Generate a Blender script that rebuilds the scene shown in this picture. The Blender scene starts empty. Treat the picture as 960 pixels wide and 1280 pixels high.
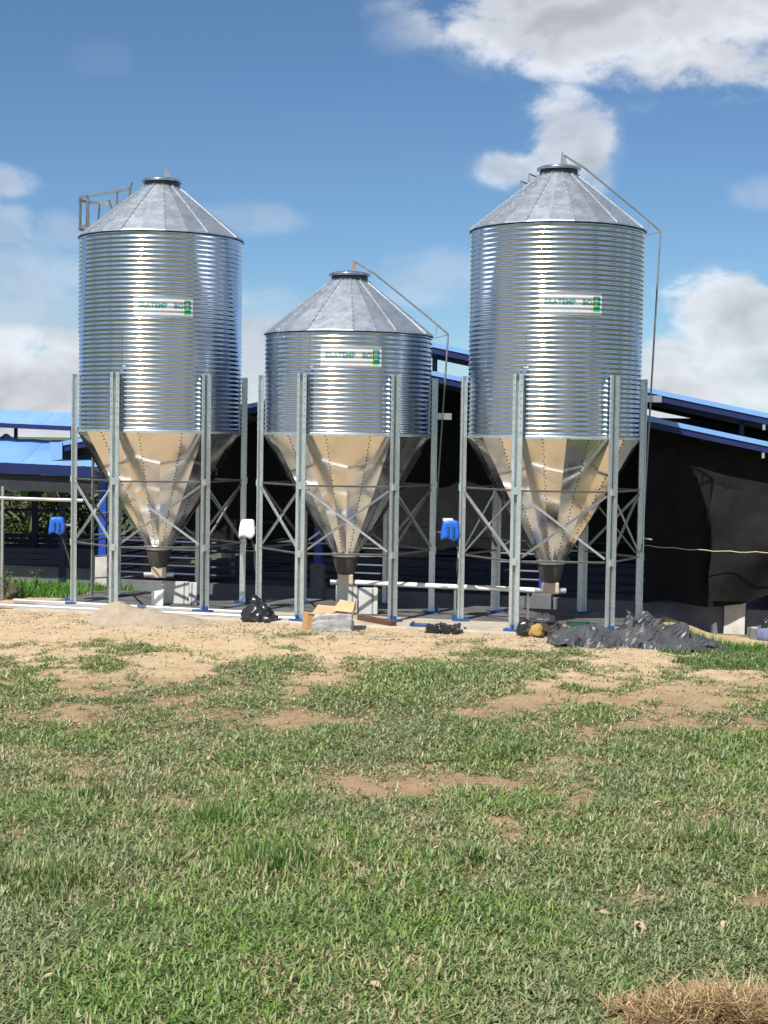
import bpy, bmesh, math, random
import numpy as np
from mathutils import Vector, Matrix, noise as mnoise

random.seed(7)
rng = np.random.default_rng(11)
R = math.radians
scene = bpy.context.scene
C = scene.collection

# ------------------------------------------------------------------ camera
F_PX = 1930.0                    # focal length in pixels of the 960 x 1280 photograph
CAM_Z, PITCH, ROLL = 2.2, R(2.70), R(0.9)
_R0 = Vector((1, 0, 0)); _U0 = Vector((0, math.sin(PITCH), math.cos(PITCH))); _F = Vector((0, math.cos(PITCH), -math.sin(PITCH)))
_Rv = math.cos(ROLL) * _R0 + math.sin(ROLL) * _U0
_Uv = -math.sin(ROLL) * _R0 + math.cos(ROLL) * _U0
cam_d = bpy.data.cameras.new('camera'); cam = bpy.data.objects.new('camera', cam_d); C.objects.link(cam)
cam.matrix_world = Matrix(((_Rv.x, _Uv.x, -_F.x, 0), (_Rv.y, _Uv.y, -_F.y, 0), (_Rv.z, _Uv.z, -_F.z, CAM_Z), (0, 0, 0, 1)))
cam_d.sensor_fit = 'VERTICAL'; cam_d.sensor_height = 24; cam_d.lens = 24 * F_PX / 1280
cam_d.clip_start = 0.1; cam_d.clip_end = 3000
scene.camera = cam

def ray(px, py):
    return _F + _Rv * ((px - 480) / F_PX) + _Uv * ((640 - py) / F_PX)
def at(px, py, Y):               # the point seen at a pixel of the photograph, Y metres ahead
    d = ray(px, py); t = Y / d.y
    return Vector((d.x * t, Y, CAM_Z + d.z * t))
def on(px, py, z=0.0):           # the same on a level z
    d = ray(px, py); t = (z - CAM_Z) / d.z
    return Vector((d.x * t, d.y * t, z))

# ------------------------------------------------------------------ sky, sun, exposure
SUN_AZ, SUN_EL = R(180 + 29), R(52)
S = Vector((math.sin(SUN_AZ) * math.cos(SUN_EL), math.cos(SUN_AZ) * math.cos(SUN_EL), math.sin(SUN_EL)))
SKY_K = 0.072
world = bpy.data.worlds.new('World'); scene.world = world; world.use_nodes = True
nt = world.node_tree; nt.nodes.clear()
def N(t, **kw):
    n = nt.nodes.new(t)
    for k, v in kw.items(): setattr(n, k, v)
    return n
def M_(op, a, b=None, c=None, clamp=False):
    n = N('ShaderNodeMath', operation=op); n.use_clamp = clamp
    for i, v in enumerate((a, b, c)):
        if v is None: continue
        if isinstance(v, (int, float)): n.inputs[i].default_value = v
        else: nt.links.new(v, n.inputs[i])
    return n.outputs[0]
def smooth(v, lo, hi):
    n = N('ShaderNodeMapRange', interpolation_type='SMOOTHSTEP')
    nt.links.new(v, n.inputs[0]); n.inputs[1].default_value = lo; n.inputs[2].default_value = hi
    return n.outputs[0]
sky = N('ShaderNodeTexSky', sky_type='NISHITA'); sky.sun_disc = False
sky.sun_elevation = SUN_EL; sky.sun_rotation = SUN_AZ; sky.altitude = 0.0
sky.air_density = 0.85; sky.dust_density = 0.05; sky.ozone_density = 3.0
tc = N('ShaderNodeTexCoord'); sep = N('ShaderNodeSeparateXYZ'); nt.links.new(tc.outputs['Generated'], sep.inputs[0])
az = M_('MULTIPLY', M_('ARCTAN2', sep.outputs[0], sep.outputs[1]), 180 / math.pi)
el = M_('MULTIPLY', M_('ARCSINE', sep.outputs[2]), 180 / math.pi)
def noise_node(scale, detail, rough, off=(0, 0, 0), stretch=(1, 1, 1.6)):
    mp = N('ShaderNodeMapping'); mp.inputs['Location'].default_value = off; mp.inputs['Scale'].default_value = stretch
    nt.links.new(tc.outputs['Generated'], mp.inputs['Vector'])
    n = N('ShaderNodeTexNoise'); n.inputs['Scale'].default_value = scale; n.inputs['Detail'].default_value = detail
    n.inputs['Roughness'].default_value = rough; n.inputs['Distortion'].default_value = 0.25
    nt.links.new(mp.outputs[0], n.inputs['Vector']); return n.outputs[0]
n1 = noise_node(16, 9, 0.60)
n_soft = noise_node(16, 3.2, 0.5); n_light = noise_node(16, 3.2, 0.5, off=(0.010, 0.006, -0.022))
n2 = noise_node(6, 4, 0.5, off=(3.1, 1.7, 0.4))
PXD = 0.02969
clouds = [  # pixel centre and radii of each cloud in view, strength
    (830, 20, 250, 92, 1.25), (660, 30, 90, 62, 1.0), (870, 90, 175, 46, 1.0),
    (690, 175, 62, 52, 0.85), (640, 215, 55, 26, 0.75), (725, 195, 38, 52, 0.6),
    (490, 48, 50, 40, 0.30), (122, 97, 40, 24, 0.07), (5, 238, 52, 24, 0.62), (12, 292, 50, 28, 0.55), (78, 296, 42, 28, 0.40),
    (30, 385, 140, 90, 0.55), (30, 492, 150, 58, 1.5), (292, 276, 76, 22, 0.36), (330, 440, 95, 85, 0.50),
    (545, 350, 90, 36, 0.42), (905, 405, 96, 56, 0.95), (845, 490, 80, 32, 1.3), (955, 252, 56, 22, 0.45),
    (900, 470, 180, 50, 0.55), (480, 500, 640, 60, 0.30), (20, 478, 90, 44, 1.0), (85, 505, 60, 30, 0.9), (325, 465, 70, 60, 0.8), (870, 440, 80, 40, 0.9)]
dens = None; opac = None
for (cx, cy, rx, ry, s) in clouds:
    a0 = (cx - 480) * PXD; e0 = (547 + (cx - 480) * math.sin(ROLL) - cy) * PXD
    dx = M_('DIVIDE', M_('SUBTRACT', az, a0), rx * PXD); dy = M_('DIVIDE', M_('SUBTRACT', el, e0), ry * PXD)
    d2 = M_('ADD', M_('MULTIPLY', dx, dx), M_('MULTIPLY', dy, dy))
    v = M_('SUBTRACT', max(1.0, s), M_('MULTIPLY', d2, 0.85))
    w = M_('MULTIPLY', smooth(v, -1.2, 0.3), min(s, 1.0))
    dens = v if dens is None else M_('MAXIMUM', dens, v); opac = w if opac is None else M_('MAXIMUM', opac, w)
# beyond the frame the same broken cloud goes on
out_az = smooth(M_('ABSOLUTE', az), 14, 22); out_el = smooth(el, 16, 22)
outm = M_('MAXIMUM', out_az, out_el)
gen = M_('MULTIPLY', M_('SUBTRACT', n2, 0.42), 4.0)
gen = M_('MINIMUM', gen, 1.0)
gen = M_('SUBTRACT', M_('MULTIPLY', M_('ADD', gen, 1.0), outm), 1.0)
dens = M_('MAXIMUM', M_('MAXIMUM', dens, -1.0), gen); opac = M_('MAXIMUM', opac, outm)
body = M_('ADD', dens, M_('MULTIPLY', M_('SUBTRACT', n1, 0.5), 3.3))
crisp = smooth(opac, 0.45, 0.9); sharp_a = smooth(body, 0.05, 0.80); soft_a = smooth(body, -0.35, 1.55)
alpha = M_('ADD', M_('MULTIPLY', sharp_a, crisp), M_('MULTIPLY', soft_a, M_('SUBTRACT', 1.0, crisp)))
alpha = M_('MULTIPLY', alpha, M_('MULTIPLY', opac, 0.96))
lit = smooth(M_('ADD', M_('SUBTRACT', n_soft, n_light), M_('MULTIPLY', M_('SUBTRACT', n1, n_soft), 0.5)), -0.10, 0.10)
core = smooth(body, 0.45, 1.35)
lum = M_('ADD', M_('SUBTRACT', 0.68, M_('MULTIPLY', core, 0.20)), M_('MULTIPLY', M_('SUBTRACT', lit, 0.5), 0.15))
lum = M_('MULTIPLY', lum, 1.0 / SKY_K)
cc = N('ShaderNodeCombineColor')
for i, k in enumerate((0.93, 0.97, 1.04)): nt.links.new(M_('MULTIPLY', lum, k), cc.inputs[i])
mixn = N('ShaderNodeMix', data_type='RGBA'); nt.links.new(alpha, mixn.inputs[0])
tint = N('ShaderNodeMix', data_type='RGBA', blend_type='MULTIPLY'); tint.inputs[0].default_value = 1.0      # the camera's white balance
tint.inputs[7].default_value = (0.77, 0.955, 1.08, 1); nt.links.new(sky.outputs[0], tint.inputs[6])
nt.links.new(tint.outputs[2], mixn.inputs[6]); nt.links.new(cc.outputs[0], mixn.inputs[7])
bg = N('ShaderNodeBackground'); bg.inputs[1].default_value = SKY_K; nt.links.new(mixn.outputs[2], bg.inputs[0])
wo = N('ShaderNodeOutputWorld'); nt.links.new(bg.outputs[0], wo.inputs[0])

sun_d = bpy.data.lights.new('sun', 'SUN'); sun_d.energy = 5.0; sun_d.angle = R(0.53); sun_d.color = (1.0, 0.955, 0.88)
sun = bpy.data.objects.new('sun', sun_d); C.objects.link(sun)
sun.rotation_euler = S.to_track_quat('Z', 'Y').to_euler()

vs = scene.view_settings
vs.view_transform = 'Standard'; vs.look = 'None'; vs.gamma = 1.0; vs.exposure = 0.35; vs.use_curve_mapping = False

# ------------------------------------------------------------------ materials
class Mat:
    def __init__(s, name, rough=0.6, metal=0.0, spec=0.5):
        s.m = bpy.data.materials.new(name); s.m.use_nodes = True; s.t = s.m.node_tree
        s.b = s.t.nodes['Principled BSDF']; s.b.inputs['Roughness'].default_value = rough
        s.b.inputs['Metallic'].default_value = metal; s.b.inputs['Specular IOR Level'].default_value = spec
        s._tc = s.t.nodes.new('ShaderNodeTexCoord')
    def noise(s, scale, detail=5, rough=0.55, stretch=(1, 1, 1)):
        mp = s.t.nodes.new('ShaderNodeMapping'); mp.inputs['Scale'].default_value = stretch
        s.t.links.new(s._tc.outputs['Object'], mp.inputs[0])
        n = s.t.nodes.new('ShaderNodeTexNoise'); n.inputs['Scale'].default_value = scale; n.inputs['Detail'].default_value = detail
        n.inputs['Roughness'].default_value = rough; s.t.links.new(mp.outputs[0], n.inputs['Vector']); return n.outputs[0]
    def voronoi(s, scale, stretch=(1, 1, 1)):
        mp = s.t.nodes.new('ShaderNodeMapping'); mp.inputs['Scale'].default_value = stretch
        s.t.links.new(s._tc.outputs['Object'], mp.inputs[0])
        n = s.t.nodes.new('ShaderNodeTexVoronoi'); n.inputs['Scale'].default_value = scale
        s.t.links.new(mp.outputs[0], n.inputs['Vector'])
        x = s.t.nodes.new('ShaderNodeSeparateColor'); s.t.links.new(n.outputs['Color'], x.inputs[0]); return x.outputs[0]
    def ramp(s, v, stops):
        r = s.t.nodes.new('ShaderNodeValToRGB'); e = r.color_ramp.elements
        while len(e) < len(stops): e.new(0.5)
        for k, (p, c) in enumerate(stops):
            e[k].position = p; e[k].color = (c[0], c[1], c[2], 1) if not isinstance(c, (int, float)) else (c, c, c, 1)
        s.t.links.new(v, r.inputs[0]); return r.outputs[0]
    def mix(s, f, a, b, mode='MIX'):
        n = s.t.nodes.new('ShaderNodeMix'); n.data_type = 'RGBA'; n.blend_type = mode
        for i, v in ((0, f), (6, a), (7, b)):
            if isinstance(v, (int, float)): n.inputs[i].default_value = v
            elif isinstance(v, tuple): n.inputs[i].default_value = (*v[:3], 1)
            else: s.t.links.new(v, n.inputs[i])
        return n.outputs[2]
    def attr(s, name):
        a = s.t.nodes.new('ShaderNodeAttribute'); a.attribute_name = name; return a
    def color(s, v):
        if isinstance(v, tuple): s.b.inputs['Base Color'].default_value = (*v[:3], 1)
        else: s.t.links.new(v, s.b.inputs['Base Color'])
        return s
    def roughness(s, v): s.t.links.new(v, s.b.inputs['Roughness']); return s
    def bump(s, v, strength=0.3, dist=0.01):
        n = s.t.nodes.new('ShaderNodeBump'); n.inputs['Strength'].default_value = strength; n.inputs['Distance'].default_value = dist
        s.t.links.new(v, n.inputs['Height']); s.t.links.new(n.outputs[0], s.b.inputs['Normal']); return s

def simple(name, col, rough=0.6, metal=0.0, var=0.18, scale=6.0, bump=0.0, bscale=30, stretch=(1, 1, 1)):
    m = Mat(name, rough, metal)
    lo = tuple(c * (1 - var) for c in col); hi = tuple(min(1, c * (1 + var)) for c in col)
    m.color(m.ramp(m.noise(scale, 6, 0.6, stretch), [(0.3, lo), (0.7, hi)]))
    if bump: m.bump(m.noise(bscale, 4), bump, 0.01)
    return m.m

MT = {}
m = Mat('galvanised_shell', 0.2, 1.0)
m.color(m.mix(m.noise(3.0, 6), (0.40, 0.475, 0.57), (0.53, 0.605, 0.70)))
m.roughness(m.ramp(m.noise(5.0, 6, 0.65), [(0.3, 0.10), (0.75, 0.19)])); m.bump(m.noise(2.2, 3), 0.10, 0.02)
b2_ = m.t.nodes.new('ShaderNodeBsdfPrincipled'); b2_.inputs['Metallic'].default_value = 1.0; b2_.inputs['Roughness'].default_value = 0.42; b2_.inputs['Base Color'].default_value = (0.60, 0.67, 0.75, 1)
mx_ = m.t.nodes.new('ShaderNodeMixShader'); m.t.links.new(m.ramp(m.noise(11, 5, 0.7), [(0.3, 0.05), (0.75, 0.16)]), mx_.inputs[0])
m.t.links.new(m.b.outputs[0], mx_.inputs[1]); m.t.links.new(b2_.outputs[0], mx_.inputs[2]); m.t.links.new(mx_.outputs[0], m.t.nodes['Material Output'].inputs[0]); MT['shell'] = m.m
m = Mat('galvanised_roof', 0.5, 0.9)
v = m.voronoi(26); nz = m.noise(7, 6, 0.7)
m.color(m.mix(m.mix(0.5, v, nz), (0.36, 0.40, 0.445), (0.54, 0.58, 0.625)))
m.roughness(m.ramp(nz, [(0.25, 0.38), (0.75, 0.58)])); m.bump(nz, 0.12, 0.01); MT['roof'] = m.m
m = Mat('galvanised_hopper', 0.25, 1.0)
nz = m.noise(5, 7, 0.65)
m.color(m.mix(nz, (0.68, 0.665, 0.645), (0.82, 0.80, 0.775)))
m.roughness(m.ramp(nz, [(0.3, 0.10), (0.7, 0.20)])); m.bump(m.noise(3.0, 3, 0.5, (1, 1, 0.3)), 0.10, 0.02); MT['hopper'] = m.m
m = Mat('galvanised_steel', 0.42, 0.85)
v = m.voronoi(40); nz = m.noise(9, 6, 0.7)
m.color(m.mix(m.mix(0.5, v, nz), (0.50, 0.555, 0.56), (0.74, 0.79, 0.78))); m.roughness(m.ramp(nz, [(0.3, 0.36), (0.7, 0.52)])); MT['steel'] = m.m
MT['dull_steel'] = simple('weathered_galvanised_bar', (0.31, 0.31, 0.30), 0.5, 0.7, 0.2, 12)
MT['dark_rubber'] = simple('dark_rubber_boot', (0.05, 0.047, 0.043), 0.55, 0, 0.3, 10, 0.2)
MT['lid_seal'] = simple('dark_lid_neck', (0.06, 0.07, 0.075), 0.5, 0.6, 0.25, 12)
MT['beige_box'] = simple('beige_feed_box', (0.52, 0.42, 0.32), 0.6, 0, 0.12, 9, 0.1)
MT['white_pipe'] = simple('white_feed_pipe', (0.72, 0.72, 0.70), 0.35, 0.0, 0.06, 3)
MT['galv_pipe'] = simple('galvanised_pipe', (0.60, 0.61, 0.61), 0.36, 0.85, 0.1, 4)
MT['sticker'] = simple('white_sticker', (0.86, 0.86, 0.86), 0.35, 0, 0.02)
_t = MT['sticker'].node_tree; _tr = _t.nodes.new('ShaderNodeBsdfTransparent'); _mx = _t.nodes.new('ShaderNodeMixShader'); _mx.inputs[0].default_value = 0.5
_t.links.new(_t.nodes['Principled BSDF'].outputs[0], _mx.inputs[1]); _t.links.new(_tr.outputs[0], _mx.inputs[2]); _t.links.new(_mx.outputs[0], _t.nodes['Material Output'].inputs[0])
MT['teal'] = simple('teal_print', (0.015, 0.20, 0.19), 0.4, 0, 0.05)
MT['green_print'] = simple('green_print', (0.03, 0.42, 0.14), 0.4, 0, 0.05)
MT['yellow_print'] = simple('yellow_print', (0.75, 0.62, 0.06), 0.4, 0, 0.05)
MT['sky_print'] = simple('light_blue_print', (0.25, 0.55, 0.85), 0.4, 0, 0.05)
MT['orange_print'] = simple('orange_print', (0.85, 0.42, 0.12), 0.4, 0, 0.05)
MT['dark_print'] = simple('dark_blue_print', (0.02, 0.07, 0.10), 0.4, 0, 0.05)
MT['blue_plastic'] = simple('bright_blue_plastic', (0.012, 0.13, 0.62), 0.45, 0, 0.15, 8, 0.3, 18)
MT['blue_plate'] = simple('blue_painted_plate', (0.02, 0.075, 0.24), 0.5, 0, 0.3, 14)
MT['white_plastic'] = simple('white_plastic', (0.80, 0.80, 0.78), 0.4, 0, 0.04, 6)
MT['grey_box'] = simple('grey_enclosure', (0.22, 0.22, 0.21), 0.5, 0, 0.1)
m = Mat('blue_roof_paint', 0.30, 0.0, 0.6); nz = m.noise(1.6, 6, 0.65, (1, 0.3, 1))
m.color(m.mix(nz, (0.14, 0.31, 0.64), (0.22, 0.42, 0.76))); m.roughness(m.ramp(nz, [(0.3, 0.24), (0.7, 0.40)])); MT['blue_roof'] = m.m
MT['navy'] = simple('navy_fascia_paint', (0.008, 0.018, 0.10), 0.42, 0, 0.2, 3)
MT['blue_post'] = simple('blue_post_paint', (0.012, 0.06, 0.38), 0.4, 0, 0.15, 6)
MT['navy_rail'] = simple('navy_rail_paint', (0.008, 0.013, 0.055), 0.4, 0.0, 0.2, 8)
MT['rafter'] = simple('dull_steel_rafter', (0.04, 0.04, 0.05), 0.5, 0.3, 0.2, 8)
m = Mat('black_shade_cloth', 0.95, 0, 0.05); nz = m.noise(5, 8, 0.7)
m.color(m.mix(nz, (0.005, 0.0054, 0.0062), (0.028, 0.0285, 0.030))); m.bump(m.noise(60, 3), 0.3, 0.004); MT['net'] = m.m
MT['shaded_concrete'] = simple('shaded_slab_concrete', (0.10, 0.10, 0.10), 0.9, 0, 0.45, 2.5, 0.3)  # dark base colour stands in for the shade under the silos
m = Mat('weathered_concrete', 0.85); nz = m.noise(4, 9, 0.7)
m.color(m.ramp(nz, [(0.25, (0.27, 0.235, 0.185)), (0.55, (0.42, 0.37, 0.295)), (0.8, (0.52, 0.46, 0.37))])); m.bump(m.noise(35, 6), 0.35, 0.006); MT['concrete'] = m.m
MT['wall_concrete'] = simple('grey_wall_render', (0.15, 0.155, 0.17), 0.85, 0, 0.25, 3, 0.2)
MT['pillar'] = simple('pale_concrete_pillar', (0.52, 0.50, 0.46), 0.85, 0, 0.2, 5, 0.3)
MT['board'] = simple('pale_cement_board', (0.46, 0.46, 0.44), 0.75, 0, 0.12, 7, 0.15)
MT['cardboard'] = simple('cardboard', (0.50, 0.34, 0.19), 0.8, 0, 0.14, 9, 0.15)
MT['cardboard_dark'] = simple('orange_cardboard', (0.47, 0.26, 0.11), 0.8, 0, 0.14, 9, 0.15)
MT['grey_film'] = simple('grey_plastic_film', (0.30, 0.30, 0.31), 0.35, 0, 0.35, 9, 0.6, 22)
MT['red_wood'] = simple('reddish_timber', (0.11, 0.045, 0.028), 0.75, 0, 0.35, 9, 0.3, 40, (1, 8, 8))
MT['black_plastic'] = simple('black_plastic_bag', (0.022, 0.022, 0.024), 0.28, 0, 0.3, 8, 0.35, 24)
MT['brown_cloth'] = simple('dark_brown_cloth', (0.045, 0.037, 0.032), 0.85, 0, 0.35, 9, 0.5, 30)
MT['yellow_cloth'] = simple('yellow_cloth', (0.36, 0.23, 0.06), 0.75, 0, 0.2, 9)
m = Mat('dark_grey_tarpaulin', 0.40, 0, 0.5); nz = m.noise(7, 8, 0.65)
m.color(m.mix(nz, (0.030, 0.032, 0.036), (0.085, 0.088, 0.093))); m.bump(m.noise(30, 4, 0.6), 0.25, 0.01); MT['tarp'] = m.m
MT['green_plastic'] = simple('green_plastic', (0.012, 0.075, 0.05), 0.5)
MT['grey_cloth'] = simple('slate_blue_sack', (0.13, 0.16, 0.26), 0.8, 0, 0.25, 9, 0.4)
MT['rope'] = simple('pale_rope', (0.50, 0.43, 0.27), 0.9, 0, 0.2, 30)
m = Mat('pale_sand', 0.95); nz = m.noise(9, 9, 0.7)
m.color(m.ramp(nz, [(0.25, (0.25, 0.20, 0.145)), (0.6, (0.37, 0.305, 0.225)), (0.85, (0.47, 0.40, 0.30))])); m.bump(m.noise(45, 6, 0.7), 0.6, 0.015); MT['sand'] = m.m
MT['soil'] = simple('dark_soil', (0.11, 0.075, 0.05), 0.95, 0, 0.4, 14, 0.7, 30)
MT['gravel'] = simple('pale_gravel', (0.40, 0.34, 0.26), 0.9, 0, 0.35, 3)
MT['bark'] = simple('grey_brown_bark', (0.13, 0.10, 0.075), 0.9, 0, 0.3, 12, 0.5)
MT['straw'] = simple('dry_straw', (0.42, 0.29, 0.13), 0.85, 0, 0.35, 9)
MT['dry_leaf'] = simple('dry_leaf_brown', (0.42, 0.31, 0.19), 0.8, 0, 0.25, 20)
def leaf_mat(name, trans=0.3, rough=0.5):
    m = Mat(name, rough, 0, 0.35); a = m.attr('col'); m.color(a.outputs['Color'])
    tr = m.t.nodes.new('ShaderNodeBsdfTranslucent'); m.t.links.new(a.outputs['Color'], tr.inputs[0])
    mx = m.t.nodes.new('ShaderNodeMixShader'); mx.inputs[0].default_value = trans
    out = m.t.nodes['Material Output']
    m.t.links.new(m.b.outputs[0], mx.inputs[1]); m.t.links.new(tr.outputs[0], mx.inputs[2]); m.t.links.new(mx.outputs[0], out.inputs[0])
    return m.m
MT['blade'] = leaf_mat('grass_blade', 0.28, 0.5)
MT['leaf'] = leaf_mat('shrub_leaf', 0.3, 0.45)

# ------------------------------------------------------------------ helpers
class MB:
    def __init__(s): s.v = []; s.f = []
    def add(s, vs_, fs_):
        o = len(s.v); s.v += [tuple(p) for p in vs_]; s.f += [tuple(i + o for i in f) for f in fs_]; return s
    def box(s, x0, x1, y0, y1, z0, z1, mtx=None):
        p = [Vector(q) for q in ((x0, y0, z0), (x1, y0, z0), (x1, y1, z0), (x0, y1, z0), (x0, y0, z1), (x1, y0, z1), (x1, y1, z1), (x0, y1, z1))]
        if mtx is not None: p = [mtx @ q for q in p]
        return s.add(p, [(0, 3, 2, 1), (4, 5, 6, 7), (0, 1, 5, 4), (1, 2, 6, 5), (2, 3, 7, 6), (3, 0, 4, 7)])
    def bar(s, a, b, w, t, up=(0, 0, 1)):           # rectangular bar from a to b, w across, t along 'up'
        a = Vector(a); b = Vector(b); d = (b - a); L = d.length; d.normalize()
        u = Vector(up); x = d.cross(u)
        if x.length < 1e-4: x = d.cross(Vector((1, 0, 0)))
        x.normalize(); z = x.cross(d).normalized()
        m = Matrix(((x.x, d.x, z.x, a.x), (x.y, d.y, z.y, a.y), (x.z, d.z, z.z, a.z), (0, 0, 0, 1)))
        return s.box(-w / 2, w / 2, 0, L, -t / 2, t / 2, m)
    def angle(s, a, b, w, t, up=(0, 0, 1)):         # L-section bar
        a = Vector(a); b = Vector(b); d = (b - a).normalized(); u = Vector(up)
        x = d.cross(u).normalized(); z = x.cross(d).normalized()
        s.bar(a, b, t, w, up); s.bar(a + x * (w / 2) + z * (w / 2 - t / 2), b + x * (w / 2) + z * (w / 2 - t / 2), w, t, up); return s
    def tube(s, pts, r, n=10, cap=True):
        pts = [Vector(p) for p in pts]; rr = r if isinstance(r, (list, tuple)) else [r] * len(pts)
        rings = []; prev = None
        for i, p in enumerate(pts):
            d = (pts[min(i + 1, len(pts) - 1)] - pts[max(i - 1, 0)]).normalized()
            x = d.cross(Vector((0, 0, 1)) if abs(d.z) < 0.95 else Vector((1, 0, 0))).normalized() if prev is None else (prev - d * prev.dot(d)).normalized()
            prev = x; y = d.cross(x)
            rings.append([p + (x * math.cos(2 * math.pi * k / n) + y * math.sin(2 * math.pi * k / n)) * rr[i] for k in range(n)])
        vs_ = [q for rg in rings for q in rg]; fs_ = []
        for i in range(len(pts) - 1):
            for k in range(n):
                fs_.append((i * n + k, i * n + (k + 1) % n, (i + 1) * n + (k + 1) % n, (i + 1) * n + k))
        if cap: fs_ += [tuple(range(n))[::-1], tuple(range((len(pts) - 1) * n, len(pts) * n))]
        return s.add(vs_, fs_)
    def lathe(s, prof, n=32, c=(0, 0)):
        vs_ = []; fs_ = []
        for (r, z) in prof:
            for k in range(n):
                a = 2 * math.pi * k / n; vs_.append((c[0] + r * math.cos(a), c[1] + r * math.sin(a), z))
        for i in range(len(prof) - 1):
            for k in range(n): fs_.append((i * n + k, i * n + (k + 1) % n, (i + 1) * n + (k + 1) % n, (i + 1) * n + k))
        return s.add(vs_, fs_)
    def build(s, name, mat, parent=None, smooth=False, bevel=0.0, loc=None):
        me = bpy.data.meshes.new(name); me.from_pydata(s.v, [], s.f); me.update()
        return link(name, me, mat, parent, smooth, bevel, loc)

def link(name, me, mat, parent=None, smooth=False, bevel=0.0, loc=None):
    if mat is not None and not me.materials: me.materials.append(MT[mat] if isinstance(mat, str) else mat)
    if smooth == 'flat': me.polygons.foreach_set('use_smooth', [False] * len(me.polygons))
    elif smooth:
        me.polygons.foreach_set('use_smooth', [True] * len(me.polygons))
        if smooth == 'auto':
            try: me.set_sharp_from_angle(angle=R(35))
            except Exception: pass
    o = bpy.data.objects.new(name, me); C.objects.link(o)
    if parent is not None: o.parent = parent
    if loc is not None: o.location = loc
    if bevel:
        b = o.modifiers.new('bevel', 'BEVEL'); b.width = bevel; b.segments = 2; b.limit_method = 'ANGLE'
    return o
def grid_mesh(name, P):                       # P: (rows, cols, 3)
    P = np.asarray(P, dtype=np.float32); nr, nc = P.shape[:2]
    idx = np.arange(nr * nc).reshape(nr, nc)
    f = np.stack([idx[:-1, :-1], idx[:-1, 1:], idx[1:, 1:], idx[1:, :-1]], -1).reshape(-1, 4)
    return np_mesh(name, P.reshape(-1, 3), f)
def np_mesh(name, V, Fc):
    me = bpy.data.meshes.new(name); V = np.ascontiguousarray(V, dtype=np.float32); Fc = np.ascontiguousarray(Fc, dtype=np.int32)
    k = Fc.shape[1]
    me.vertices.add(len(V)); me.vertices.foreach_set('co', V.ravel())
    me.loops.add(Fc.size); me.loops.foreach_set('vertex_index', Fc.ravel())
    me.polygons.add(len(Fc)); me.polygons.foreach_set('loop_start', np.arange(0, Fc.size, k, dtype=np.int32))
    try: me.polygons.foreach_set('loop_total', np.full(len(Fc), k, dtype=np.int32))
    except Exception: pass
    me.update(calc_edges=True); me.validate(); return me
def col_attr(me, cols):                        # one colour per vertex
    a = me.color_attributes.new('col', 'FLOAT_COLOR', 'POINT'); c = np.ones((len(cols), 4), dtype=np.float32); c[:, :3] = cols
    a.data.foreach_set('color', c.ravel())
def empty(name, loc, rz=0.0):
    o = bpy.data.objects.new(name, None); C.objects.link(o); o.location = loc; o.rotation_euler = (0, 0, rz); o.empty_display_size = 0.2; return o
def tag(o, label=None, cat=None, group=None, kind=None):
    if label: o['label'] = label
    if cat: o['category'] = cat
    if group: o['group'] = group
    if kind: o['kind'] = kind
    return o
_perm = rng.random((256, 256))
def vnoise(x, y):
    xi = np.floor(x).astype(int); yi = np.floor(y).astype(int); fx = x - xi; fy = y - yi
    fx = fx * fx * (3 - 2 * fx); fy = fy * fy * (3 - 2 * fy)
    g = lambda a, b: _perm[a & 255, b & 255]
    return (g(xi, yi) * (1 - fx) + g(xi + 1, yi) * fx) * (1 - fy) + (g(xi, yi + 1) * (1 - fx) + g(xi + 1, yi + 1) * fx) * fy
def fbm(x, y, o=4, gain=0.5):
    s = 0; a = 1; t = 0
    for k in range(o): s = s + a * vnoise(x * 2 ** k + 17.3 * k, y * 2 ** k + 5.1 * k); t += a; a *= gain
    return s / t
def sst(a, b, x):
    t = np.clip((x - a) / (b - a), 0, 1); return t * t * (3 - 2 * t)

# ------------------------------------------------------------------ the lie of the land
ROW = Vector((0.966, -0.2585)); NRM = Vector((0.2585, 0.966))
SILO = [(-2.90, 19.9), (-0.47, 19.25), (2.02, 18.58)]
RO = Vector(SILO[1])
def uv_row(x, y): return (x - RO.x) * ROW.x + (y - RO.y) * ROW.y, (x - RO.x) * NRM.x + (y - RO.y) * NRM.y
def ground_z(x, y):
    u, v = uv_row(x, y)
    w = sst(3.6, 4.9, u)
    left = sst(1.5, 2.9, v); right = sst(-3.0, 2.0, v)
    z = -0.36 * (left * (1 - w) + right * w)
    near = sst(90, 40, np.hypot(x, y))
    z = z + near * (0.05 * (fbm(x * 0.35 + 3, y * 0.35 + 8, 3) - 0.5) + 0.035 * (fbm(x * 1.7 + 40, y * 1.7, 3) - 0.5)) * (1 - sst(-1.9, -1.4, v) * sst(1.8, 1.4, v) * (1 - w))
    return z
BARE = [  # bare or worn spots seen in the turf: pixel centre, radii, strength
    (395, 900, 110, 11, 0.75), (470, 985, 90, 14, 0.95), (620, 980, 45, 8, 0.8), (840, 873, 100, 9, 1.0), (800, 905, 24, 6, 0.9),
    (15, 1045, 55, 20, 0.9), (120, 1040, 90, 10, 0.35), (850, 1115, 70, 18, 0.55), (950, 1125, 30, 14, 0.9), (880, 1262, 130, 30, 1.1),
    (215, 918, 40, 7, 0.6), (650, 875, 60, 7, 0.6), (600, 1125, 60, 14, 0.35), (560, 893, 50, 6, 0.4), (380, 850, 160, 8, 0.5),
    (120, 848, 140, 7, 0.45), (720, 855, 60, 7, 0.5), (905, 842, 50, 7, 0.5), (80, 915, 60, 6, 0.3), (940, 905, 40, 6, 0.3)]
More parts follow.
